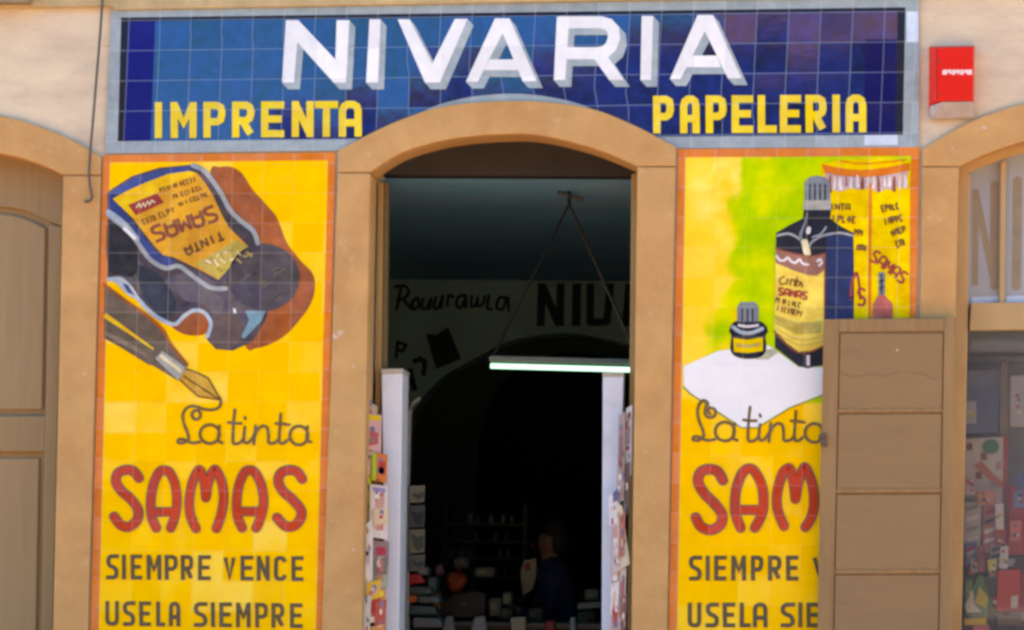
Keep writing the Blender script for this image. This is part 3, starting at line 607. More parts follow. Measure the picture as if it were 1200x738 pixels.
# small ink well
iw = RP.shape('painted_ink_well', [(864,376),(889,376),(897,381),(900,388),(897,394),(898,408),(893,417),(878,420.5),(863,418),(856,410),(857,394),(854.5,388),(857,381)], m_black, 4, sm=True)
RP.shape('well_cap', [(864,377),(864,360),(868,354),(885,354),(889,360),(889,377)], m_capl, 6, iw)
RP.line('cap_ridge', [[(870,362),(870,376)], [(876,362),(876,376)], [(882,362),(882,376)]], 1.8, m_black, 7, iw, sm=False)
RP.line('well_collar', [[(859,383),(868,389),(880,390),(893,385)]], 4.5, m_hi, 6, iw)
RP.line('well_collar', [[(866,381),(876,382.5),(888,381)]], 3, m_lacew, 6, iw)
RP.shape('well_label', [(859.5,396),(876,398),(894,395),(894,411),(876,413.5),(860,412)], m_carton, 6, iw)
RP.line('label_script', [[(864,404),(876,405.5),(889,403.5)]], 4, m_olive, 7, iw)
RP.shape('well_shadow', [(897,410),(907,408),(912,413),(900,421),(884,421)], GL('cloth_shadow_glaze', (176, 176, 150)), 4, cl)
tinta(RP, 603.7, -3, False)
SAMr = [(SR([(255,420),(230,378),(190,366),(150,380),(136,425),(165,482),(215,532),(250,582),(245,630),(200,658),(150,642),(125,598)]), True)]
Ar = [(SR([(340,648),(314,570),(318,470),(345,392),(375,364),(408,378),(443,450),(450,540),(435,600),(408,648)]), True), (SR([(318,562),(446,562)]), False)]
Mr = [(SR([(548,640),(518,560),(516,480),(540,392),(562,366),(578,368),(594,430),(603,510)]), True), (SR([(603,510),(618,425),(640,368),(655,366),(684,440),(692,530),(678,600),(650,645)]), True)]
sh = lambda pts: [(x + 692, y - 1) for x, y in pts]
samas(RP, [(SAMr, 11.5), (Ar, 11), (Mr, 11), ([(sh(p), s_) for p, s_ in Ab], 10.5), ([(sh(S2), True)], 11)])
word(RP, 'SIEMPREVENCE', [(807.5,822.5),(827,832),(837,851.5),(857,874.5),(880,894.5),(900,915.5),(921,935.5),(952,968),(972,986),(991,1006),(1011,1026),(1031,1045)], 650.5, 679.8, 4.8, m_dk, 5, 0)
word(RP, 'USELASIEMPRE', [(806,822),(827,842.5),(847,861.5),(867,879.5),(882.5,899.5),(915,931.5),(935.5,940.5),(945,960),(965,982),(987,1002),(1006,1021),(1027,1042)], 705.5, 734.5, 4.8, m_dk, 5, 0)

# ---------------------------------------------------------------- alarm box, cable
al = thing('alarm_box', F(1115, 140, 0), 'red alarm box with grey lower edge on the cream wall beside the sign', 'alarm')
m_ared = paint('red_alarm_plastic', C(244, 34, 22), .35, .03, 10, bump=0); m_agrey = plain('grey_alarm_lens', C(176, 160, 158), .3)
yf = -.085
tl, tr, bl, br = F(1095.5, 56, yf), F(1141, 55, yf), F(1095, 118.5, yf), F(1140.5, 118, yf)
w_tl, w_bl, w_br, w_tr = F(1089, 55, 0), F(1088, 139, 0), F(1141, 138, 0), F(1142, 54, 0)
def solid(fr, bk):
    b = MB(); n = len(fr); b.mesh(list(fr) + list(bk), [tuple(range(n)), tuple(range(2*n-1, n-1, -1))] + [(i, n+i, n+(i+1) % n, (i+1) % n) for i in range(n)]); return b
mid = lambda p, q, t: p + (q - p) * t
b_l, b_r = F(1088.5, 127, -.02), F(1141, 121, -.03)
solid([bl, br, tr, tl], [Vector((w_bl.x, -.012, bl.z - .01)), Vector((w_br.x, -.012, br.z - .01)), Vector((w_tr.x, -.012, w_tr.z)), Vector((w_tl.x, -.012, w_tl.z))]).build('front_cover', m_ared, al, bevel=.004)
solid([w_bl + Vector((0.006, -.03, -.006)), w_br + Vector((.001, -.03, -.004)), br + Vector((.0005, .004, -.004)), bl + Vector((.034, .004, -.004))],
      [w_bl + Vector((.006, -.012, -.008)), w_br + Vector((.001, -.012, -.008)), Vector((w_br.x - .004, -.012, br.z - .012)), Vector((w_bl.x + .004, -.012, bl.z - .012))]).build('lens', m_agrey, al, bevel=.003)
b = MB(); b.prism([(1089, 55), (1142, 54), (1141.5, 122), (1088.5, 128)], -.011, 0); b.build('back_plate', m_ared, al)
b = MB(); b.prism([(1097.2, 56.5), (1098.4, 56.5), (1098.0, 118), (1096.8, 118)], yf - .0012, yf - .0002); b.build('shaded_side_strip', plain('shaded_side_red', C(176, 26, 20)), al)  # shade of the box's left side painted on as a dark red strip
for y_ in (72, 110): b = MB(); b.prism([(1101 + 1.3 * math.cos(k), y_ + 1.6 * math.sin(k)) for k in range(6)], yf - .0012, yf + .01); b.build('screw', m_iron, al)
AP = Panel(al, lambda x, y: (x / 30, y / 30), yf)
m_awhite = plain('white_print', C(250, 226, 224))
b = MB()
b = MB()
for i in range(7): x_ = 1105.5 + i * 4.9; AP.stroke(b, [(x_, 83), (x_ + 3.2, 82.9), (x_ + 3.2, 86.8), (x_, 86.9)][:4 - i % 2] + ([(x_, 83)] if i % 3 == 0 else []), 1.7, 1, i * 1e-5, caps=False)
AP.stroke(b, [(1104.5, 85), (1138.5, 84.6)], 1.2, 1, 2e-4, caps=False)
b.build('lettering', m_awhite, al)
cb = MB(); cb.tube([F(x, y, -.045) for x, y in smooth([(121, -20), (118, 30), (114, 80), (109, 140), (104.5, 195), (105, 215), (107, 226), (107.5, 232), (104, 236), (99, 236)], 5)], .0065, 7)
tag(cb.build('cable', m_cable, smooth=True), 'dark cable hanging down the cream wall left of the sign and ending in a hook', 'cable')

# ---------------------------------------------------------------- left door (closed, brown panels)
ld = thing('panelled_door', F(-40, YG, .2), 'closed tan wooden door with raised panels under the left arch', 'door')
yd = .13
b = MB()
def arcshift(pts, d): return [(x, y + d) for x, y in pts]
b.prism([(-150, 200)] + L_in + [(73.5, 205), jb(L_j, YG), (-155, YG)], yd + .03, yd + .06); b.build('door_leaf', m_wood, ld)
arc_in = smooth([(-110, 243), (-60, 239), (0, 242), (30, 247), (58, 259)], 5)
def band(pts_out, pts_in, y0, y1): b = MB(); b.prism(pts_out + pts_in[::-1], y0, y1); return b
band([p for p in L_in if p[0] > -140] + [(74, 205)], [(-140, 248)] + arc_in + [(74, 266)], yd, yd + .029).build('top_rail', m_wood, ld, bevel=.006)
b = MB(); b.prism([(58, 262), (73, 266), (62, 738), jb(L_j, YG), (40, YG), (48, 738)], yd, yd + .029); b.build('stile', m_wood, ld, bevel=.006)
b = MB(); b.prism([(-140, 487), (54, 487), (53, 529), (-140, 529)], yd + .001, yd + .029); b.build('middle_rail', m_wood, ld, bevel=.006)
b = MB(); b.prism([(-110, 254)] + [(x * .96 - 2, y + 8) for x, y in arc_in] + [(50, 480), (-110, 480)], yd + .012, yd + .031); b.build('panel', m_woodpanel, ld, bevel=.012)
b = MB(); b.prism([(-110, 537), (46.5, 536), (38, 990), (-110, 990)], yd + .012, yd + .031); b.build('panel', m_woodpanel, ld, bevel=.012)

# ---------------------------------------------------------------- right shop window
yw = .10
sw = thing('shop_window', F(1250, 780, .15), 'arched ochre framed shop window with lettered fanlight at the right edge', 'window')
def fr(name, pts, y0=yw, y1=yw + .07, m=m_frame): b = MB(); b.prism(pts, y0, y1); return b.build(name, m, sw, bevel=.004)
fr('stile', [(1123.5, 197), (1137, 206), (1134, 388), (1126, 780), (1112, 780), (1119, 388)])
fr('arch_rail', R_in + [(1400, 214)] + [(x, y + 13) for x, y in R_in[::-1]], yw + .002, yw + .068)
fr('transom', [(1138, 354.5), (1402, 352), (1402, 384), (1136, 387)], yw - .01)
fr('mullion', [(1172.5, 190), (1179, 188), (1177.5, 355), (1171, 355)], yw + .004, yw + .06)
fr('mullion', [(1262, 170), (1270, 170), (1270, 355), (1262, 355)], yw + .004, yw + .06)
fr('bottom_rail', [(1128, 768), (1402, 768), (1402, 782), (1127, 782)], yw + .001)
m_frost = paint('dusty_glass', C(160, 162, 166, .8), .25, .08, 2, bump=0, spec=.5)
fr('fanlight_glass', [(1130, 205)] + [(x, y + 5) for x, y in R_in] + [(1400, 360), (1130, 360)], yw + .035, yw + .04, m_frost)
WP = Panel(sw, lambda x, y: (x, y), yw + .035)
m_tan = plain('painted_window_letter', C(150, 128, 104), .4)
b = MB(); WP.stroke(b, [(1142.5, 335), (1143.5, 222)], 7.5, 1, 0, False); WP.stroke(b, [(1143, 224), (1165, 332)], 8, 1, 1e-4, False); WP.stroke(b, [(1165, 335), (1165.5, 217)], 10, 1, 2e-4, True); b.build('letter', m_tan, sw)
b = MB(); WP.stroke(b, [(1191, 335), (1192.5, 212)], 11, 1, 0, True); b.build('letter', m_tan, sw)
b = MB(); WP.poly(b, [(1139, 348), (1171, 347), (1171, 354), (1139, 355)], 1); WP.poly(b, [(1179, 347), (1262, 345), (1262, 353), (1179, 354)], 1); b.build('pane_edge', plain('pane_edge_paint', C(196, 208, 222)), sw)
m_glass = pane_mat('window_glass', (.94, .96, .96, 1), 1.5, 1.0)
fr('display_glass', [(1133, 386), (1402, 384), (1402, 770), (1127, 770)], yw + .03, yw + .034, m_glass)
# display case behind the glass
m_case = plain('display_back', C(150, 158, 166), .7)
x0, x1, z0, z1 = F(1118, 600, .2).x, F(1402, 600, .2).x, F(1200, 762, .2).z, F(1200, 384, .2).z
b = MB(); b.box((x0 - .1, .75, z0 - .1), (x1, .78, z1 + .25)); b.box((x0 - .1, .17, z0 - .12), (x1, .749, z0 - .1)); b.box((x0 - .13, .45, z0 - .1), (x0 - .101, .749, z1 + .25)); b.build('display_back', m_case, sw)
fr('display_rail', [(1128, 417), (1402, 413), (1402, 420), (1128, 424)], .70, .72, plain('rail_white', C(170, 176, 178)))
fr('display_post', [(1172, 424), (1182, 424), (1181, 520), (1171, 520)], .5, .53, plain('post_tan', C(172, 156, 140)))
def item(name, pts, y0, y1, mat, label, cat, group=None, bevel=.003):
    c = F(sum(p[0] for p in pts) / len(pts), max(p[1] for p in pts), y0); t = thing(name, c, label, cat, group)
    b = MB(); b.prism(pts, y0, y1); o = b.build('body', mat, t, bevel=bevel); return t
def piece(t, name, pts, y0, y1, mat): b = MB(); b.prism(pts, y0, y1); return b.build(name, mat, t)
K = lambda n, *c: plain(n, C(*c), .4)
t = item('storage_box', [(1128, 437), (1172, 436), (1170, 507), (1127, 508)], .5, .6, K('dusty_blue_card', 112, 132, 168), 'dusty blue box standing high behind the shop window glass', 'box'); piece(t, 'lid', [(1127.5, 434), (1173, 433), (1172, 450), (1127, 451)], .495, .605, K('pale_blue_lid', 132, 150, 182))
t = item('poster', [(1128, 514), (1182, 511), (1180, 628), (1127, 630)], .46, .47, K('poster_paper', 222, 214, 210), 'white poster with green disc and red edges in the shop window', 'poster')
b = MB(); c_ = F(1161, 523, .455); b.mesh([c_ + Vector((.042 * math.cos(a * math.pi/8), 0, .036 * math.sin(a * math.pi/8))) for a in range(16)], [tuple(range(16))]); b.build('printed_disc', K('disc_green', 50, 136, 96), t)
piece(t, 'printed_edge', [(1176, 512), (1182, 511), (1180, 628), (1174, 628)], .456, .459, K('poster_red', 198, 70, 66)); piece(t, 'printed_band', [(1140, 545), (1150, 540), (1176, 566), (1172, 572)], .456, .459, K('poster_salmon', 222, 120, 98))
for i in range(9):
    x, y = 1132 + (i * 17) % 40, 520 + i * 11; piece(t, 'printed_figure', [(x, y), (x + 7, y - 2), (x + 8, y + 7), (x + 1, y + 8)], .457 - i * .0001, .459, K('print_tone', *random.choice([(150, 60, 70), (200, 150, 160), (90, 120, 190), (170, 180, 180)])))
t = item('red_banner', [(1182, 570), (1215, 560), (1215, 690), (1181, 690)], .42, .435, K('banner_red', 206, 44, 52), 'tall red card banner behind the window beside the white poster', 'banner'); piece(t, 'blue_print', [(1190, 560), (1215, 540), (1215, 566), (1192, 576)], .417, .42, K('banner_blue', 96, 112, 176))
for i, (x, y, wd, h, c, lab_) in enumerate([(1130, 588, 20, 62, (190, 192, 194), 'clear plastic packet hanging left of the pink packets in the window'), (1152, 592, 20, 56, (206, 120, 130), 'pink striped packet hanging on the display in the window'), (1160, 636, 20, 40, (208, 176, 180), 'pale pink packet hanging under the striped packet in the window'), (1131, 636, 14, 26, (96, 116, 190), 'small blue packet low at the left of the window glass')]):
    t = item('hanging_packet', [(x, y), (x + wd, y - 1), (x + wd - 1, y + h), (x - 1, y + h)], .36 - i * .012, .375 - i * .012, K('packet', *c), lab_, 'packet', 'packets hanging in the shop window')
    for k in range(4): piece(t, 'printed_stripe', [(x + 2, y + 6 + k * h / 5), (x + wd - 3, y + 2 + k * h / 5), (x + wd - 3, y + 6 + k * h / 5), (x + 2, y + 11 + k * h / 5)], .357 - i * .012, .36 - i * .012, K('stripe', *random.choice([(190, 40, 60), (230, 226, 226), (60, 60, 90), (150, 150, 156)])))
t = item('red_box', [(1169, 668), (1196, 666), (1195, 714), (1168, 716)], .28, .36, K('box_red', 226, 50, 38), 'bright red box with a small white label low in the shop window', 'box'); piece(t, 'label', [(1185, 698), (1193, 697), (1192.5, 711), (1184.5, 712)], .278, .28, K('label_white', 220, 214, 214))
t = item('green_bag', [(1130, 712), (1146, 672), (1152, 674), (1164, 710), (1160, 722), (1132, 724)], .26, .32, K('bag_green', 60, 130, 90), 'green and yellow bag of sweets beside the red box in the window', 'bag'); piece(t, 'yellow_print', [(1142, 706), (1148, 686), (1158, 700), (1156, 712)], .258, .26, K('bag_yellow', 226, 200, 70)); piece(t, 'white_print', [(1131, 709), (1140, 690), (1142, 708), (1150, 716), (1133, 717)], .256, .259, K('bag_white', 222, 222, 216))
t = item('dark_tray', [(1136, 655), (1200, 650), (1200, 672), (1150, 676), (1136, 672)], .40, .46, K('tray_black', 40, 34, 38), 'dark tray behind the red box in the window', 'tray'); piece(t, 'white_tag', [(1176, 652), (1190, 655), (1186, 664), (1178, 662)], .396, .40, K('tag_white', 214, 212, 212))
for i, (x, y, wd, h, c, lab_) in enumerate([(1130, 724, 26, 8, (232, 200, 70), 'yellow sweet packet lying under the green bag'), (1140, 732, 20, 10, (226, 120, 140), 'pink packet at the bottom edge of the window'), (1168, 720, 30, 12, (120, 104, 84), 'brown box under the red box in the window'), (1158, 712, 8, 24, (54, 60, 46), 'dark bottle between the green bag and the red box'), (1128, 742, 70, 24, (170, 100, 90), 'reddish carton along the floor of the window')]):
    item('sweet_packet' if i < 2 else ('carton' if i != 3 else 'dark_bottle'), [(x, y), (x + wd, y - 1), (x + wd, y + h), (x, y + h)], .22 + .01 * i, .255 + .01 * i, K('goods', *c), lab_, 'bottle' if i == 3 else ('box' if i in (2, 4) else 'packet'))

GOODS = [(1131,560,12,20,(210,190,196),'small white card beside the poster figures in the window','card'), (1146,640,9,30,(176,60,76),'thin red packet hanging below the poster in the window','packet'), (1157,655,11,14,(226,206,120),'small yellow carton above the green bag','carton'),
  (1137,654,10,16,(150,160,170),'grey cup standing on the dark tray','cup'), (1172,640,10,26,(216,210,214),'white packet hanging against the red banner','packet'), (1184,610,13,24,(232,120,120),'salmon packet pinned on the red banner','packet'),
  (1131,680,9,26,(90,150,110),'small green carton at the left frame of the window','carton'), (1150,722,16,10,(232,180,60),'orange yellow packet in front of the green bag','packet'), (1183,718,16,9,(216,214,206),'white box lid under the red box','carton'),
  (1166,590,10,30,(232,220,222),'white strip card hanging right of the striped packet','card'), (1188,575,12,20,(110,130,190),'blue card pinned at the top of the red banner','card'), (1130,470,14,26,(176,184,196),'pale folder leaning at the blue storage box','folder'), (1184,440,18,60,(196,188,184),'tall pale sheet hanging at the right end of the window','paper sheet'), (1142,690,10,14,(212,60,70),'tiny red tag on the green bag','tag'), (1158,700,12,14,(206,40,44),'red carton between the green bag and the red box','carton'), (1134,660,14,12,(196,48,60),'small red packet left on the dark tray','packet'), (1176,690,24,40,(176,34,36),'dark red box standing behind the bright red box','box'), (1145,575,22,16,(226,150,120),'salmon leaflet pinned low on the white poster','leaflet'), (1166,616,14,22,(190,52,70),'crimson packet beside the striped packet in the window','packet')]
for i, (x, y, wd, h, c, lab_, kd) in enumerate(GOODS):
    yy = .235 + .004 * i
    t = item(kd.replace(' ', '_'), [(x, y), (x + wd, y - 1), (x + wd + random.uniform(-1, 1), y + h), (x + random.uniform(-1, 1), y + h)], yy, yy + .01, K('small_goods', *c), lab_, kd)
    r = random.Random(i)
    for q in range(4): cx, cy = x + wd * r.uniform(.25, .75), y + h * r.uniform(.15, .85); piece(t, 'printed_figure', [(cx - 2, cy - r.uniform(.8, 2.5)), (cx + r.uniform(1, 3), cy - 2), (cx + 2, cy + r.uniform(1, 3)), (cx - r.uniform(1, 3), cy + 1.5)], yy - .001 - q * .0002, yy - .0001, K('goods_tone', *r.choice([(60, 60, 80), (226, 220, 210), (190, 50, 60), (90, 130, 100), (220, 190, 80)])))

# ---------------------------------------------------------------- brown shutter folded back against the right panel
st = thing('window_shutter', F(1040, 960, -.07), 'brown panelled wooden shutter folded back over the right tile panel', 'shutter')
ys = -.105
E_l = lambda y: 965.5 - (y - 373) * .0205; E_r = lambda y: 1121 - (y - 373) * .0165
p_l = lambda y: E_l(y) + 18; p_r = lambda y: E_r(y) - 14
b = MB(); b.prism([(E_l(374), 374), (E_r(372), 372), (E_r(960), 960), (E_l(960), 960)], ys + .014, ys + .04); b.build('backing', m_shut, st)
b = MB(); b.prism([(E_l(374), 374), (p_l(374), 374), (p_l(960), 960), (E_l(960), 960)], ys, ys + .0135); b.build('stile', m_shut, st, bevel=.002)
b = MB(); b.prism([(p_r(372), 372), (E_r(372), 372), (E_r(960), 960), (p_r(960), 960)], ys, ys + .0135); b.build('stile', m_shut, st, bevel=.002)
for y0, y1 in ((374, 388.5), (479, 483), (572.5, 577), (667, 671.5), (762, 767), (856, 861), (945, 960)):
    b = MB(); b.prism([(p_l(y0) + .3, y0), (p_r(y0) - .3, y0 - .8), (p_r(y1) - .3, y1 - .8), (p_l(y1) + .3, y1)], ys + .0005, ys + .0136); b.build('rail', m_shut, st, bevel=.001)
for y0, y1 in ((388.5, 479), (483, 572.5), (577, 667), (671.5, 762), (767, 856), (861, 945)):
    b = MB(); b.prism([(p_l(y0) + 1.6, y0 + 2.4), (p_r(y0) - 1.8, y0 + 1.8), (p_r(y1) - 1.8, y1 - 1.0), (p_l(y1) + 1.6, y1 - .3)], ys + .0035, ys + .0138); b.build('panel', m_shutp, st, bevel=.0015)
SP = Panel(st, lambda x, y: (x, y), ys + .0034)
m_crack = plain('paint_crack', C(134, 100, 68), .8)
for c_ in ([(984,437),(1002,441),(1020,438),(1036,440),(1052,436),(1058,437)], [(1062,435),(1080,438),(1098,444)]): SP.line('paint_crack', [c_], 1.3, m_crack, 1, st)
SP.shape('paint_chip', [(1050,409),(1052,408.5),(1052.6,411),(1050.4,412)], plain('bare_chip', C(196, 176, 156)), 1, st)
b = MB(); b.prism([(961, 507), (969, 507), (969, 523), (962, 523)], ys - .012, ys); b.tube([F(959, 512, ys - .006), F(966, 512, ys - .006)], .012, 8); b.build('latch', m_iron, st)

# ---------------------------------------------------------------- doorway: lintel, casing, white posts
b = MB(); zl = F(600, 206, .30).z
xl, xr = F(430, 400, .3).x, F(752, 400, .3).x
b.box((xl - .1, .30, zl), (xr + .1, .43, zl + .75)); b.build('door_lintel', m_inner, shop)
dc = thing('door_casing', F(450, YG, .3), 'narrow wooden casing lining both sides of the dark doorway', 'door frame')
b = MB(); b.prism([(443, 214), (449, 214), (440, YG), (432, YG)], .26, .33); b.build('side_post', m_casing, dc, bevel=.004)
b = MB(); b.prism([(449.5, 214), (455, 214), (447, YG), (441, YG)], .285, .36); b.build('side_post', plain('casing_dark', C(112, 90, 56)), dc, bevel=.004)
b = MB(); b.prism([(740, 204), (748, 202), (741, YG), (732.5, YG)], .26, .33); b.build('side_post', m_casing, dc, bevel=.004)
def post(pts, cap, y, label):
    t = thing('display_post', F(pts[2][0], YG, y), label, 'post', 'white posts of the magazine racks in the doorway')
    b = MB(); b.prism(pts, y, y + .3); b.build('board', m_white, t, bevel=.004)
    b = MB(); b.prism(cap, y - .003, y + .303); b.build('cap', m_cap, t, bevel=.003)
post([(447, 438), (471.5, 437), (463, YG), (456, YG)], [(446.5, 432), (472, 431.5), (472, 437), (446.5, 438)], .22, 'tall white post on the left side of the doorway beside the magazines')
post([(706.5, 441), (731, 441), (716, YG), (704, YG)], [(706, 436), (731.5, 436), (731.5, 441), (706, 441)], .22, 'tall white post on the right side of the doorway under the lamp end')
# magazines in the doorway
def magazine(pts, y, c, label, prints, name='magazine'):
    t = thing(name, F(pts[2][0], pts[2][1], y), label, name, 'magazines hung in the doorway')
    b = MB(); b.prism(pts, y, y + .012); b.build('cover', K('magazine_paper', *c), t)
    r = random.Random(int(pts[0][0] * 31 + pts[0][1])); xs = [p[0] for p in pts]; ys_ = [p[1] for p in pts]; wx, hy = max(xs) - min(xs), max(ys_) - min(ys_)
    for k in range(int(3 + hy / 12)):
        cx, cy = min(xs) + wx * r.uniform(.3, .7), min(ys_) + hy * r.uniform(.1, .9); rx, ry = wx * r.uniform(.08, .22), r.uniform(1.5, 6)
        q = [(cx + rx * r.uniform(.7, 1.2) * math.cos(a), cy + ry * r.uniform(.7, 1.2) * math.sin(a)) for a in (0, .9, 1.8, 2.7, 3.6, 4.5, 5.4)]
        tone = r.choice([(200, 120, 110), (226, 190, 170), (120, 90, 90), (240, 230, 220), (196, 60, 70), (110, 120, 160), (150, 130, 120)])
        b = MB(); b.prism(q, y - .0005 - k * .0002, y - .0001); b.build('printed_figure', K('magazine_tone', *tone), t)
    for q, cc in prints: piece(t, 'printed_patch', q, y - .0015, y - .0002, K('magazine_print', *cc))
magazine([(429, 484), (447, 486), (446, 548), (428, 544)], .12, (226, 176, 176), 'pink magazine with yellow top hanging highest left of the doorway', [([(430, 485), (446, 487), (446, 493), (430, 491)], (238, 206, 40)), ([(434, 505), (444, 507), (443, 520), (433, 522)], (204, 96, 104)), ([(431, 530), (440, 531), (440, 541), (431, 540)], (240, 214, 196))])
magazine([(436, 530), (454, 532), (453, 566), (436, 562)], .10, (226, 122, 50), 'orange magazine with green spine in the left rack', [([(436, 530), (441, 531), (440, 563), (436, 562)], (176, 208, 50)), ([(444, 540), (452, 541), (451, 556), (444, 554)], (206, 60, 56))])
magazine([(427, 548), (436, 549), (435, 600), (426, 594)], .115, (170, 204, 66), 'lime green comic edge at the left jamb', [([(430, 556), (434, 557), (433, 590), (429, 586)], (232, 226, 80))])
magazine([(434, 567), (454, 569), (454, 632), (433, 628)], .09, (226, 210, 206), 'white magazine with pink portrait in the left rack', [([(440, 580), (451, 581), (450, 600), (440, 600)], (214, 160, 146)), ([(437, 570), (452, 572), (452, 577), (437, 575)], (150, 140, 190)), ([(441, 606), (450, 606), (449, 622), (441, 620)], (208, 142, 136))])
magazine([(426, 618), (437, 606), (436, 700), (427, 694)], .085, (232, 226, 222), 'white folded newspaper hanging lowest at the left jamb', [([(428, 640), (434, 640), (433, 662), (428, 660)], (190, 186, 186))])
magazine([(437, 633), (456, 634), (455, 664), (437, 663)], .105, (150, 120, 124), 'mauve magazine with red patch in the left rack', [([(441, 640), (452, 641), (452, 650), (441, 650)], (196, 50, 78)), ([(443, 652), (450, 652), (450, 658), (443, 658)], (226, 200, 190))])
magazine([(437, 664), (455, 665), (453, 690), (436, 690)], .108, (168, 172, 150), 'grey green magazine in the lower left rack', [([(441, 670), (449, 671), (449, 681), (441, 680)], (206, 150, 120))])
magazine([(430, 690), (452, 690), (450, 780), (428, 780)], .08, (226, 150, 84), 'orange and red magazine lowest in the left rack', [([(434, 700), (446, 700), (446, 716), (434, 718)], (206, 52, 48)), ([(433, 722), (447, 722), (447, 734), (433, 734)], (238, 226, 200)), ([(438, 692), (449, 692), (449, 698), (438, 698)], (240, 210, 60))])
magazine([(734, 478), (741, 474), (740, 556), (732, 560)], .12, (222, 218, 222), 'white paper strip hanging highest at the right jamb', [([(735, 500), (739, 499), (738, 520), (734, 521)], (186, 150, 156))])
magazine([(725, 486), (733, 482), (731, 586), (722, 590)], .10, (178, 158, 160), 'grey pink magazine edge beside the right post', [([(726, 510), (730, 509), (729, 540), (725, 541)], (146, 110, 116))])
magazine([(713, 582), (724, 572), (724, 612), (714, 616)], .085, (216, 220, 230), 'white magazine with blue corner on the right post', [([(718, 577), (724, 572), (724, 586), (719, 588)], (84, 104, 156))])
magazine([(722, 590), (729, 592), (738, 660), (727, 668)], .08, (226, 206, 180), 'folded tan paper leaning out at the right jamb', [([(724, 600), (727, 601), (731, 650), (728, 652)], (206, 150, 120))])
magazine([(717, 616), (727, 616), (725, 780), (715, 780)], .09, (204, 160, 158), 'long pink magazine edges low at the right post', [([(719, 630), (724, 630), (723, 680), (718, 680)], (226, 220, 220)), ([(719, 690), (723, 690), (723, 730), (718, 730)], (180, 90, 100))])
magazine([(727, 668), (734, 664), (731, 780), (724, 780)], .088, (222, 208, 206), 'pale magazine low at the right jamb', [([(728, 680), (732, 679), (731, 720), (727, 720)], (210, 120, 130))])

for a in (([(430, 468), (442, 476), (441, 492), (429, 488)], .14, (196, 180, 160), 'tan paper tucked behind the topmost pink magazine at the left'), ([(427, 540), (435, 536), (434, 556), (427, 560)], .084, (206, 160, 130), 'small salmon card below the pink magazine at the left jamb'),
          ([(438, 596), (455, 594), (455, 612), (438, 616)], .082, (226, 196, 160), 'cream comic clipped over the white portrait magazine at the left'), ([(436, 655), (454, 652), (453, 672), (436, 675)], .098, (120, 112, 106), 'dark brown booklet under the mauve magazine at the left'),
          ([(430, 682), (446, 678), (445, 700), (429, 704)], .076, (236, 186, 70), 'yellow booklet overlapping the orange magazine at the left'), ([(440, 704), (453, 702), (451, 730), (439, 734)], .07, (206, 80, 66), 'red booklet over the lowest orange magazine at the left'), ([(427, 700), (435, 696), (433, 740), (426, 742)], .072, (206, 212, 206), 'pale folded sheet low against the left jamb'),
          ([(731, 545), (738, 540), (737, 600), (730, 606)], .112, (120, 104, 108), 'dark grey booklet below the white strip at the right jamb'), ([(718, 640), (728, 634), (727, 668), (717, 672)], .078, (206, 190, 190), 'pale booklet clipped over the long pink edges at the right'), ([(726, 606), (733, 600), (731, 650), (725, 654)], .076, (196, 120, 110), 'brick red booklet beside the folded tan paper at the right'),
          ([(716, 684), (726, 680), (724, 716), (715, 720)], .074, (232, 226, 226), 'white booklet low on the right post edge'), ([(728, 700), (735, 696), (733, 736), (727, 740)], .073, (150, 96, 92), 'brown booklet lowest at the right jamb')): magazine(*a, [])

# ---------------------------------------------------------------- shop interior
m_ceil = paint('teal_ceiling_paint', C(112, 178, 210), .8, .15, 1.5, dirt=C(160, 186, 204), dscale=1.2)
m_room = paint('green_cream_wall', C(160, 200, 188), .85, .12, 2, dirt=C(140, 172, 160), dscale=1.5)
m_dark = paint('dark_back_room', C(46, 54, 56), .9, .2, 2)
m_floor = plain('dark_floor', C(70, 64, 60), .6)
zc = F(600, 208, .45).z
yb = .6
while F(600, 328, yb).z < zc: yb += .02
YB = yb                                                  # depth of the lettered wall
rx0, rx1 = -3.6, .35
slab('room_floor', rx0, rx1, .461, 11.5, -.05, .1, m_floor); slab('room_ceiling', rx0, rx1, .441, YB + .3, zc, zc + .1, m_ceil)
iw_ = thing('interior_wall', F(600, YG, YB), 'green cream inner wall with hand painted shop lettering over an arch', 'wall')
ia = smooth([(478, 560), (479, 520), (484, 485), (501, 459), (521, 440), (554, 421), (578, 407.5), (598.5, 399), (619, 394.5), (645, 391), (671, 390.5), (701, 395), (738, 405), (775, 425), (800, 455), (812, 500), (814, 560)], 5)
zw = [F(x, y, YB) for x, y in ia]
b = MB(); o_ = [Vector((rx0, YB, .1)), Vector((zw[0].x, YB, .1))] + zw + [Vector((zw[-1].x, YB, .1)), Vector((rx1, YB, .1)), Vector((rx1, YB, zc)), Vector((rx0, YB, zc))]
o2 = [p + Vector((0, .35, 0)) for p in o_]; n = len(o_)
b.mesh(o_ + o2, [tuple(range(n))] + [tuple(range(2*n-1, n-1, -1))] + [(i, n+i, n+(i+1) % n, (i+1) % n) for i in range(n)]); b.build('wall', m_room, iw_)
IP = Panel(iw_, lambda x, y: (x, y), YB)
m_sign = plain('black_wall_lettering', C(22, 24, 30), .7)
def ilet(paths, wd): 
    b = MB()
    for i, p in enumerate(paths): IP.stroke(b, p, wd, 2, i * 1e-4, caps=wd < 6)
    b.build('letter', m_sign, iw_)
ilet([[(633.5, 382), (635, 332)], [(635, 334), (655, 380)], [(656, 382), (657, 332)]], 9.5)
ilet([[(675, 382), (676, 332)]], 10.5)
ilet([[(692, 332), (691.5, 380)], [(689, 377.5), (712, 377)], [(711, 379), (715.5, 332)]], 9)
ilet([[(733, 382), (737, 332)], [(737, 332), (752, 382)], [(735, 365), (748, 365)]], 8.5)
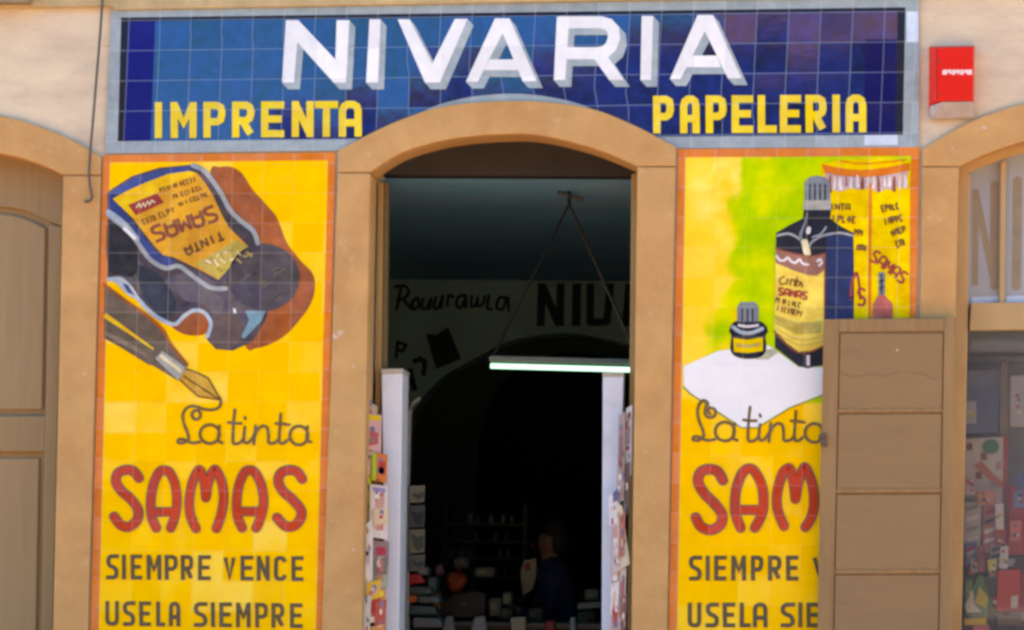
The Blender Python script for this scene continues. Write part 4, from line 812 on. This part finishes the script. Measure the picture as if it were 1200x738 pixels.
for q in ([[(463,336),(474,335),(479,342),(473,350),(466,351)],[(470,336),(465,362)],[(472,350),(482,362)]], [[(489,349),(483,354),(485,362),(491,358),(490,350)]], [[(496,350),(494,360),(500,361),(505,350),(503,362)]], [[(511,348),(508,360),(514,360),(519,346),(517,360)]],
          [[(524,358),(526,346),(531,348)]], [[(545,346),(537,348),(535,358),(541,360),(546,347),(546,360)]], [[(553,347),(552,358),(557,358),(560,348),(560,358),(566,356),(568,347)]], [[(573,346),(571,361),(576,362)]], [[(593,349),(585,349),(582,360),(589,362),(595,348),(596,364)]]): ilet([smooth(p, 4) if len(p) > 2 else p for p in q], 3.6)
ilet([[(466, 400), (464, 418)], [(466, 401), (476, 404), (472, 411), (466, 410)]], 4); ilet([[(484, 424), (492, 420), (498, 424), (496, 440)]], 6); ilet([[(480, 432), (486, 458)]], 7)
b = MB(); b.prism([(499, 391), (512, 392), (525, 383), (540, 420), (511, 432)], YB - .03, YB - .004); tag(b.build('dark_plaque', m_sign), 'small black tilted plaque on the inner wall left of the arch', 'plaque')
b = MB(); b.box((rx0 - .1, .45, .0), (rx0, 11.5, zc + .1)); b.box((rx1, .45, .0), (rx1 + .1, 11.5, zc + .1)); b.build('side_wall', m_room, iw_)
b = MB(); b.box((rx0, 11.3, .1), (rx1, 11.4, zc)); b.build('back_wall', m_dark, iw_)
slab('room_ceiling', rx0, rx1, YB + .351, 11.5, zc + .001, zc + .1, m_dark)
# inner far arch ring, just behind the first
b = MB(); ra = [F(x, y + 1, YB + 2.2) for x, y in smooth([(560, 520), (575, 470), (600, 436), (640, 416), (680, 412), (730, 424), (770, 450), (790, 520)], 5)]
o_ = [Vector((rx0, YB + 2.2, .1)), Vector((ra[0].x, YB + 2.2, .1))] + ra + [Vector((ra[-1].x, YB + 2.2, .1)), Vector((rx1, YB + 2.2, .1)), Vector((rx1, YB + 2.2, zc)), Vector((rx0, YB + 2.2, zc))]
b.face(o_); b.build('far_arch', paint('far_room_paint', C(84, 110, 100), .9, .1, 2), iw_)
# lamp
yl = .95
lamp = thing('fluorescent_lamp', F(660, 428, yl), 'lit fluorescent tube lamp hanging by two cords inside the doorway', 'lamp')
b = MB(); b.prism([(573, 416.5), (750, 421), (750, 427), (573, 423)], yl, yl + .10); b.build('housing', K('lamp_housing', 112, 124, 116), lamp, bevel=.004)
b = MB(); b.tube([F(575, 428.5, yl + .05), F(748, 433.3, yl + .05)], .0125, 10); b.build('tube', glow('tube_glow', (.07, .26, .25, 1), 1.0), lamp, smooth=True)
hk = F(667, 239, yl + .05)
b = MB(); b.tube([F(578, 417, yl + .05), hk], .008, 6); b.tube([F(748, 421, yl + .05), hk], .008, 6); b.build('cord', K('cord_dark', 30, 34, 36), lamp)
b = MB(); b.tube([hk, Vector((hk.x, hk.y, zc))], .011, 6); b.tube([hk + Vector((-.06, 0, .06)), hk + Vector((.07, 0, .02))], .01, 6); b.build('hook', K('hook_dark', 28, 30, 32), lamp)
# inner rack with leaflets
rk = thing('leaflet_rack', F(476, YG, 1.4), 'thin pale metal leaflet rack standing inside behind the left white post', 'rack')
b = MB(); b.tube([F(477, YG, 1.4), F(477, 600, 1.4), F(480, 482, 1.4), F(484, 472, 1.4), F(492, 466, 1.4)], .011, 8); b.build('pole', K('rack_pole', 170, 174, 170), rk)
for y0, y1, c, lab_ in ((569, 588, (152, 150, 132), 'pale leaflet highest on the inner metal rack'), (592, 617, (92, 100, 102), 'grey leaflet second on the inner metal rack'), (620, 647, (140, 142, 118), 'olive leaflet third on the inner metal rack'), (650, 668, (112, 118, 112), 'dim leaflet lowest on the inner metal rack')):
    t = item('leaflet', [(479, y0), (498, y0 - 1), (497, y1), (479, y1 + 1)], 1.37, 1.38, K('leaflet_paper', *c), lab_, 'leaflet', 'leaflets on the inner rack')
    piece(t, 'printed_picture', [(481, y0 + 4 + y0 % 5), (490, y0 + 9), (497, y0 + 6), (496, y1 - 5), (489, y1 - 2 - y0 % 4), (485, y1 - 7)], 1.367, 1.3695, K('leaflet_print', c[0] * .6, c[1] * .7, c[2] * .8))
# counter and goods on it
YC = 3.0
ctz = F(560, 728, YC).z
cn = thing('shop_counter', F(590, YG, YC + .3), 'long dark wooden counter inside the shop behind the doorway', 'counter')
b = MB(); b.box((-3.0, YC + .05, .1), (-.35, YC + .6, ctz - .03)); b.build('body', K('counter_wood', 62, 48, 40), cn)
b = MB(); b.box((-3.05, YC, ctz - .029), (-.3, YC + .65, ctz)); b.build('top', K('counter_top', 110, 100, 90), cn, bevel=.005)
def goods(name, pts, y0, y1, c, label, cat): return item(name, pts, y0, y1, K(name + '_colour', *c), label, cat, bevel=.01)
goods('red_folder', [(471, 674), (490, 671), (499, 682), (480, 685)], 1.6, 1.66, (206, 46, 56), 'red folder lying on the low pile behind the left post', 'folder')
goods('orange_folder', [(466, 698), (487, 696), (489, 705), (467, 707)], 1.62, 1.68, (214, 106, 44), 'orange folder lower in the pile behind the left post', 'folder')
for i, (x, y, wd, h, c) in enumerate([(478, 686, 26, 10, (80, 106, 108)), (490, 697, 24, 9, (96, 116, 116)), (480, 708, 30, 12, (70, 96, 100)), (484, 722, 32, 13, (110, 126, 126)), (470, 737, 50, 250, (84, 92, 96))]):
    goods('paper_pile', [(x, y), (x + wd, y + 2), (x + wd + 2, y + h), (x - 1, y + h)], 1.7 + .02 * i, 1.95, c, ['teal bundle of papers topmost on the low pile', 'grey bundle second down on the low pile', 'dark teal bundle in the middle of the low pile', 'pale bundle near the foot of the low pile', 'grey stand carrying the pile of bundles by the left post'][i], 'stand' if i == 4 else 'paper bundle')
bg_ = thing('orange_bag', F(536, 693, YC + .2), 'round orange bag on the dark case on the counter', 'bag')
b = MB(); c_ = F(535, 682, YC + .2)
vs = []; 
for i in range(9):
    for j in range(12):
        th, ph = math.pi * i / 8, 2 * math.pi * j / 12; r_ = .056 * (1 + .2 * math.sin(2 * ph + i * .8) + .1 * math.sin(5 * ph)); vs.append(c_ + Vector((r_ * 1.15 * math.sin(th) * math.cos(ph), r_ * math.sin(th) * math.sin(ph), r_ * math.cos(th))))
b.mesh(vs, [(i*12+j, i*12+(j+1) % 12, (i+1)*12+(j+1) % 12, (i+1)*12+j) for i in range(8) for j in range(12)]); b.build('sack', K('bag_orange', 206, 84, 44), bg_, smooth=True)
b = MB(); b.tube([c_ + Vector((0, 0, .05)), c_ + Vector((.01, 0, .085)), c_ + Vector((.03, 0, .09))], .012, 7); b.build('knot', K('bag_knot', 190, 70, 30), bg_, smooth=True)
goods('tan_box', [(506, 696), (516, 694), (517, 714), (507, 715)], YC + .1, YC + .2, (196, 128, 66), 'small tan box left of the dark case on the counter', 'box')
t = goods('dark_case', [(515, 706), (530, 696), (556, 691), (570, 694), (569, 724), (516, 724)], YC + .12, YC + .4, (26, 26, 32), 'black rounded case on the counter under the orange bag', 'case'); piece(t, 'clasp', [(540, 706), (546, 705), (546, 709), (540, 710)], YC + .112, YC + .119, K('clasp_grey', 90, 90, 92))
for x0_, x1_, lab_ in ((517, 533, 'white sheet of paper on the counter left of the case front'), (551, 571, 'pale sheets of paper on the counter right of the case front')): goods('paper_sheet', [(x0_ + 5, 722), (x1_ - 3, 721), (x1_, 740), (x0_, 742)], YC - .02, YC + .04, (200, 206, 214), lab_, 'paper')
goods('beige_tin', [(598, 723), (616, 722), (616, 746), (599, 747)], YC - .06, YC + .02, (222, 204, 176), 'beige tin in front of the counter by the navy person', 'tin')
goods('red_tin', [(638, 727), (650, 726), (650, 746), (638, 747)], YC - .06, YC + .02, (196, 40, 56), 'small red tin in front of the navy person', 'tin')
goods('white_packet', [(668, 723), (674, 722), (675, 746), (668, 747)], YC - .06, YC + .02, (196, 196, 196), 'narrow white packet right of the red tin', 'packet')
goods('grey_tray', [(676, 706), (706, 704), (706, 712), (676, 714)], YC + .1, YC + .3, (128, 128, 124), 'grey tray at the right end of the counter', 'tray')
goods('violet_packet', [(509, 663), (518, 660), (521, 672), (511, 674)], YC + .3, YC + .36, (146, 104, 140), 'small violet packet behind the orange bag', 'packet')
STOCK = [((488,664,14,10),(120,128,126),'grey carton behind the red folder','carton'), ((500,676,12,18),(70,90,92),'dim teal box beside the tan box','box'), ((494,716,20,12),(56,76,80),'dark folded cloth low in front of the tan box','cloth'),
         ((572,700,16,22),(96,100,96),'grey box right of the dark case on the counter','box'), ((588,694,12,14),(140,130,112),'beige box behind the person reaching hand','box'), ((582,712,20,14),(60,62,66),'dark tray under the reaching hand','tray'),
         ((530,652,20,14),(58,70,78),'dim blue grey carton behind the orange bag','carton'), ((556,664,24,12),(84,92,92),'low grey carton behind the dark case','carton'), ((684,690,18,14),(92,96,92),'grey box on the tray at the right end of the counter','box'), ((618,712,18,16),(74,70,72),'dark tin box between the beige and red tins','box'), ((676,716,22,22),(110,104,98),'brown box under the grey tray','box')]
for i, ((x, y, wd, h), c, lab_, kd) in enumerate(STOCK):
    yy = (1.9 if i < 3 else YC + .12) + .03 * i
    t = goods(kd, [(x, y + 1), (x + wd * .5, y - 1), (x + wd, y + 1), (x + wd - 1, y + h), (x + 1, y + h)], yy, yy + .2, c, lab_, kd); piece(t, 'label', [(x + 3, y + h * .3), (x + wd * .6, y + h * .3), (x + wd * .6, y + h * .65), (x + 3, y + h * .65)], yy - .002, yy - .0003, K('stock_label', min(255, c[0] + 40), min(255, c[1] + 36), c[2]))
# shelf of bottles far inside
YS = YB - .35
sh_ = thing('wall_shelf', F(566, 700, YS), 'dim wooden shelves of small goods deep inside the shop', 'shelf')
sx0, sx1 = F(524, 640, YS).x, F(612, 640, YS).x
for k, py in enumerate((612, 632, 652, 674, 700)):
    z = F(566, py, YS).z; b = MB(); b.box((sx0, YS, z - .02), (sx1, YS + .25, z)); b.build('shelf_board', K('shelf_wood', 34, 34, 36), sh_)
    if k < 4:
        x = sx0 + .02
        while x < sx1 - .06:
            if random.random() < .72:
                r_ = random.uniform(.014, .024); h = random.uniform(.05, .09); tt = thing('ink_jar', (x, YS + .08, z + .001), 'tiny dim jar on the deep interior shelves', 'jar', 'jars on the deep interior shelves')
                b = MB(); b.tube([(x, YS + .08, z + .001), (x, YS + .08, z + h * .6), (x, YS + .08, z + h * .75)], [r_, r_, r_ * .55], 9); b.build('glass', K('jar_glass', *random.choice([(120, 140, 146), (90, 120, 130), (150, 160, 160), (70, 90, 110)])), tt)
                b = MB(); b.tube([(x, YS + .08, z + h * .751), (x, YS + .08, z + h)], r_ * .62, 9); b.build('lid', K('jar_lid', 60, 60, 66), tt)
            x += random.uniform(.05, .09)
b = MB(); b.box((sx0 - .03, YS, .1), (sx0 - .001, YS + .25, F(566, 590, YS).z)); b.box((sx1 + .001, YS, .1), (sx1 + .03, YS + .25, F(566, 590, YS).z)); b.build('upright', K('shelf_wood_upright', 34, 34, 36), sh_)

# person behind the counter, side on, reaching left
YP = 4.1
pp = F(648, 640, YP); px_ = pp.x
def skin(name, verts, edges, rad, mat, parent, root=0, sub=2):
    o0 = origin(parent); me = bpy.data.meshes.new(name); me.from_pydata([Vector(v) - o0 for v in verts], edges, []); me.materials.append(mat)
    o = bpy.data.objects.new(name, me); col.objects.link(o); o.parent = parent
    m = o.modifiers.new('skin', 'SKIN'); m.use_smooth_shade = True
    if not me.skin_vertices: return o
    for i, r_ in enumerate(rad):
        sv = me.skin_vertices[0].data[i]; sv.radius = r_ if isinstance(r_, tuple) else (r_, r_); sv.use_root = (i == root)
    s_ = o.modifiers.new('sub', 'SUBSURF'); s_.levels = sub; s_.render_levels = sub
    return o
person = thing('person', (px_, YP, .1), 'person in a navy jacket standing side on behind the counter and reaching left', 'person')
m_skin = plain('skin', C(158, 106, 84), .5); m_nav = plain('navy_jacket', C(34, 42, 84), .8); m_hair = plain('dark_hair', C(36, 28, 26), .6); m_trs = plain('dark_trousers', C(40, 38, 42), .8)
X = lambda dx, dy, z: (px_ + dx, YP + dy, z)
body_v = [X(.02,0,.98), X(.02,0,1.15), X(.01,0,1.32), X(0,0,1.45), X(-.015,0,1.53), X(-.035,0,1.62), X(-.03,0,1.70),
          X(.02,-.09,.93), X(0,-.09,.52), X(.03,-.09,.16), X(-.12,-.09,.13), X(.02,.09,.93), X(.0,.09,.52), X(.03,.09,.16), X(-.12,.09,.13),
          X(.01,-.18,1.42), X(-.03,-.2,1.16), X(-.21,-.16,1.22), X(-.27,-.15,1.24), X(.01,.18,1.42), X(-.03,.2,1.16), X(-.2,.16,1.2), X(-.26,.15,1.21)]
body_e = [(0,1),(1,2),(2,3),(3,4),(4,5),(5,6),(0,7),(7,8),(8,9),(9,10),(0,11),(11,12),(12,13),(13,14),(3,15),(15,16),(16,17),(17,18),(3,19),(19,20),(20,21),(21,22)]
body_r = [.12,.115,.125,.10,.05,(.085,.07),(.085,.075),.075,.052,.038,.035,.075,.052,.038,.035,.045,.036,.026,.034,.045,.036,.026,.034]
bd = skin('body', body_v, body_e, body_r, m_skin, person)
skin('jacket', [body_v[i] for i in (0,1,2,3)] + [X(-.012,0,1.56)] + [body_v[i] for i in (15,16)] + [X(-.19,-.165,1.215)] + [body_v[i] for i in (19,20)] + [X(-.18,.165,1.195)], [(0,1),(1,2),(2,3),(3,4),(3,5),(5,6),(6,7),(3,8),(8,9),(9,10)], [.14,.135,.15,.135,.085,.062,.052,.042,.062,.052,.042], m_nav, person)
skin('trousers', [body_v[0], body_v[7], body_v[8], body_v[9], body_v[11], body_v[12], body_v[13]], [(0,1),(1,2),(2,3),(0,4),(4,5),(5,6)], [.13,.09,.068,.055,.09,.068,.055], m_trs, person)
skin('hair', [X(-.06,0,1.74), X(-.015,0,1.735), X(.03,0,1.69), X(.035,0,1.61), X(.03,0,1.55)], [(0,1),(1,2),(2,3),(3,4)], [.05,.075,.082,.078,.055], m_hair, person)
b = MB(); b.tube([X(-.105,-.015,1.635), X(-.125,-.015,1.615), X(-.12,-.015,1.6)], [.008,.013,.009], 7)
for s_ in (-.045, .025): b.tube([X(-.108, s_, 1.65), X(-.112, s_, 1.65)], .009, 7)
b.tube([X(-.108, -.035, 1.572), X(-.108, .015, 1.572)], .006, 6); b.build('face', plain('face_features', C(150, 90, 76)), person)
for sy, base in ((-1, X(-.27,-.15,1.24)), (1, X(-.26,.15,1.21))):
    b = MB()
    for f_, ln_ in ((-.03,.06),(-.01,.072),(.01,.068),(.028,.052)):
        p0 = Vector(base) + Vector((-.02, f_, .0)); b.tube([p0, p0 + Vector((-ln_ * .5, 0, .004)), p0 + Vector((-ln_, 0, -.014))], [.009,.0085,.007], 6)
    p0 = Vector(base) + Vector((0, -.03 * sy, .01)); b.tube([p0, p0 + Vector((-.03, -.012 * sy, .018)), p0 + Vector((-.05, -.008 * sy, .01))], [.011,.010,.008], 6)
    b.build('fingers', m_skin, bd, smooth=True)
t = goods('paper_bag', [(609, 668), (614, 656), (628, 653), (629, 672), (624, 690), (612, 700)], YP - .22, YP - .12, (176, 170, 140), 'pale patterned bag held by the person in navy', 'bag'); piece(t, 'red_print', [(614, 660), (622, 658), (622, 668), (615, 669)], YP - .224, YP - .2205, K('print_red', 190, 50, 44))

# ---------------------------------------------------------------- across the street (seen only mirrored in the glazed tiles)
def house(x0, x1, y, h, c, label, roofc=(120, 84, 66), nwin=3):
    t = thing('facing_house', ((x0 + x1) / 2, y, .1), label, 'house', 'houses across the street')
    b = MB(); b.box((x0, y - 8, -.05), (x1, y, h)); b.build('wall', paint('facing_plaster', C(*c), .9, .15, 1, bump=0), t)
    b = MB(); b.box((x0 - .1, y - 8.1, h + .001), (x1 + .1, y + .25, h + .28)); b.build('roof', K('roof_tile', *roofc), t)
    for fl in range(int(h // 3)):
        for k in range(nwin):
            cx = x0 + (k + .5) * (x1 - x0) / nwin; z = 1.0 + fl * 3
            b = MB(); b.box((cx - .5, y + .001, z), (cx + .5, y + .06, z + 1.6)); wn = b.build('window', K('shutter_green', 60, 74, 62), t)
            b = MB(); b.box((cx - .6, y + .002, z - .12), (cx + .6, y + .14, z - .001)); b.build('sill', K('sill_grey', 170, 160, 150), wn)
house(-40, -5.6, -22, 8.6, (70, 66, 64), 'low grey house across the street mirrored at the left of the sign', nwin=8)
house(-5.5, -3.6, -22, 10.9, (54, 52, 52), 'narrow dark house across the street mirrored mid sign', nwin=2)
house(-3.5, -1.4, -23, 11.8, (70, 64, 62), 'brown house across the street mirrored over the arch', nwin=3)
house(-1.3, 4.2, -19, 10.7, (60, 58, 58), 'dark grey house across the street mirrored right of the arch', nwin=4)
house(-.2, 30, -29, 19, (206, 150, 136), 'tall pink house behind the dark one mirrored at the right of the sign', nwin=12)
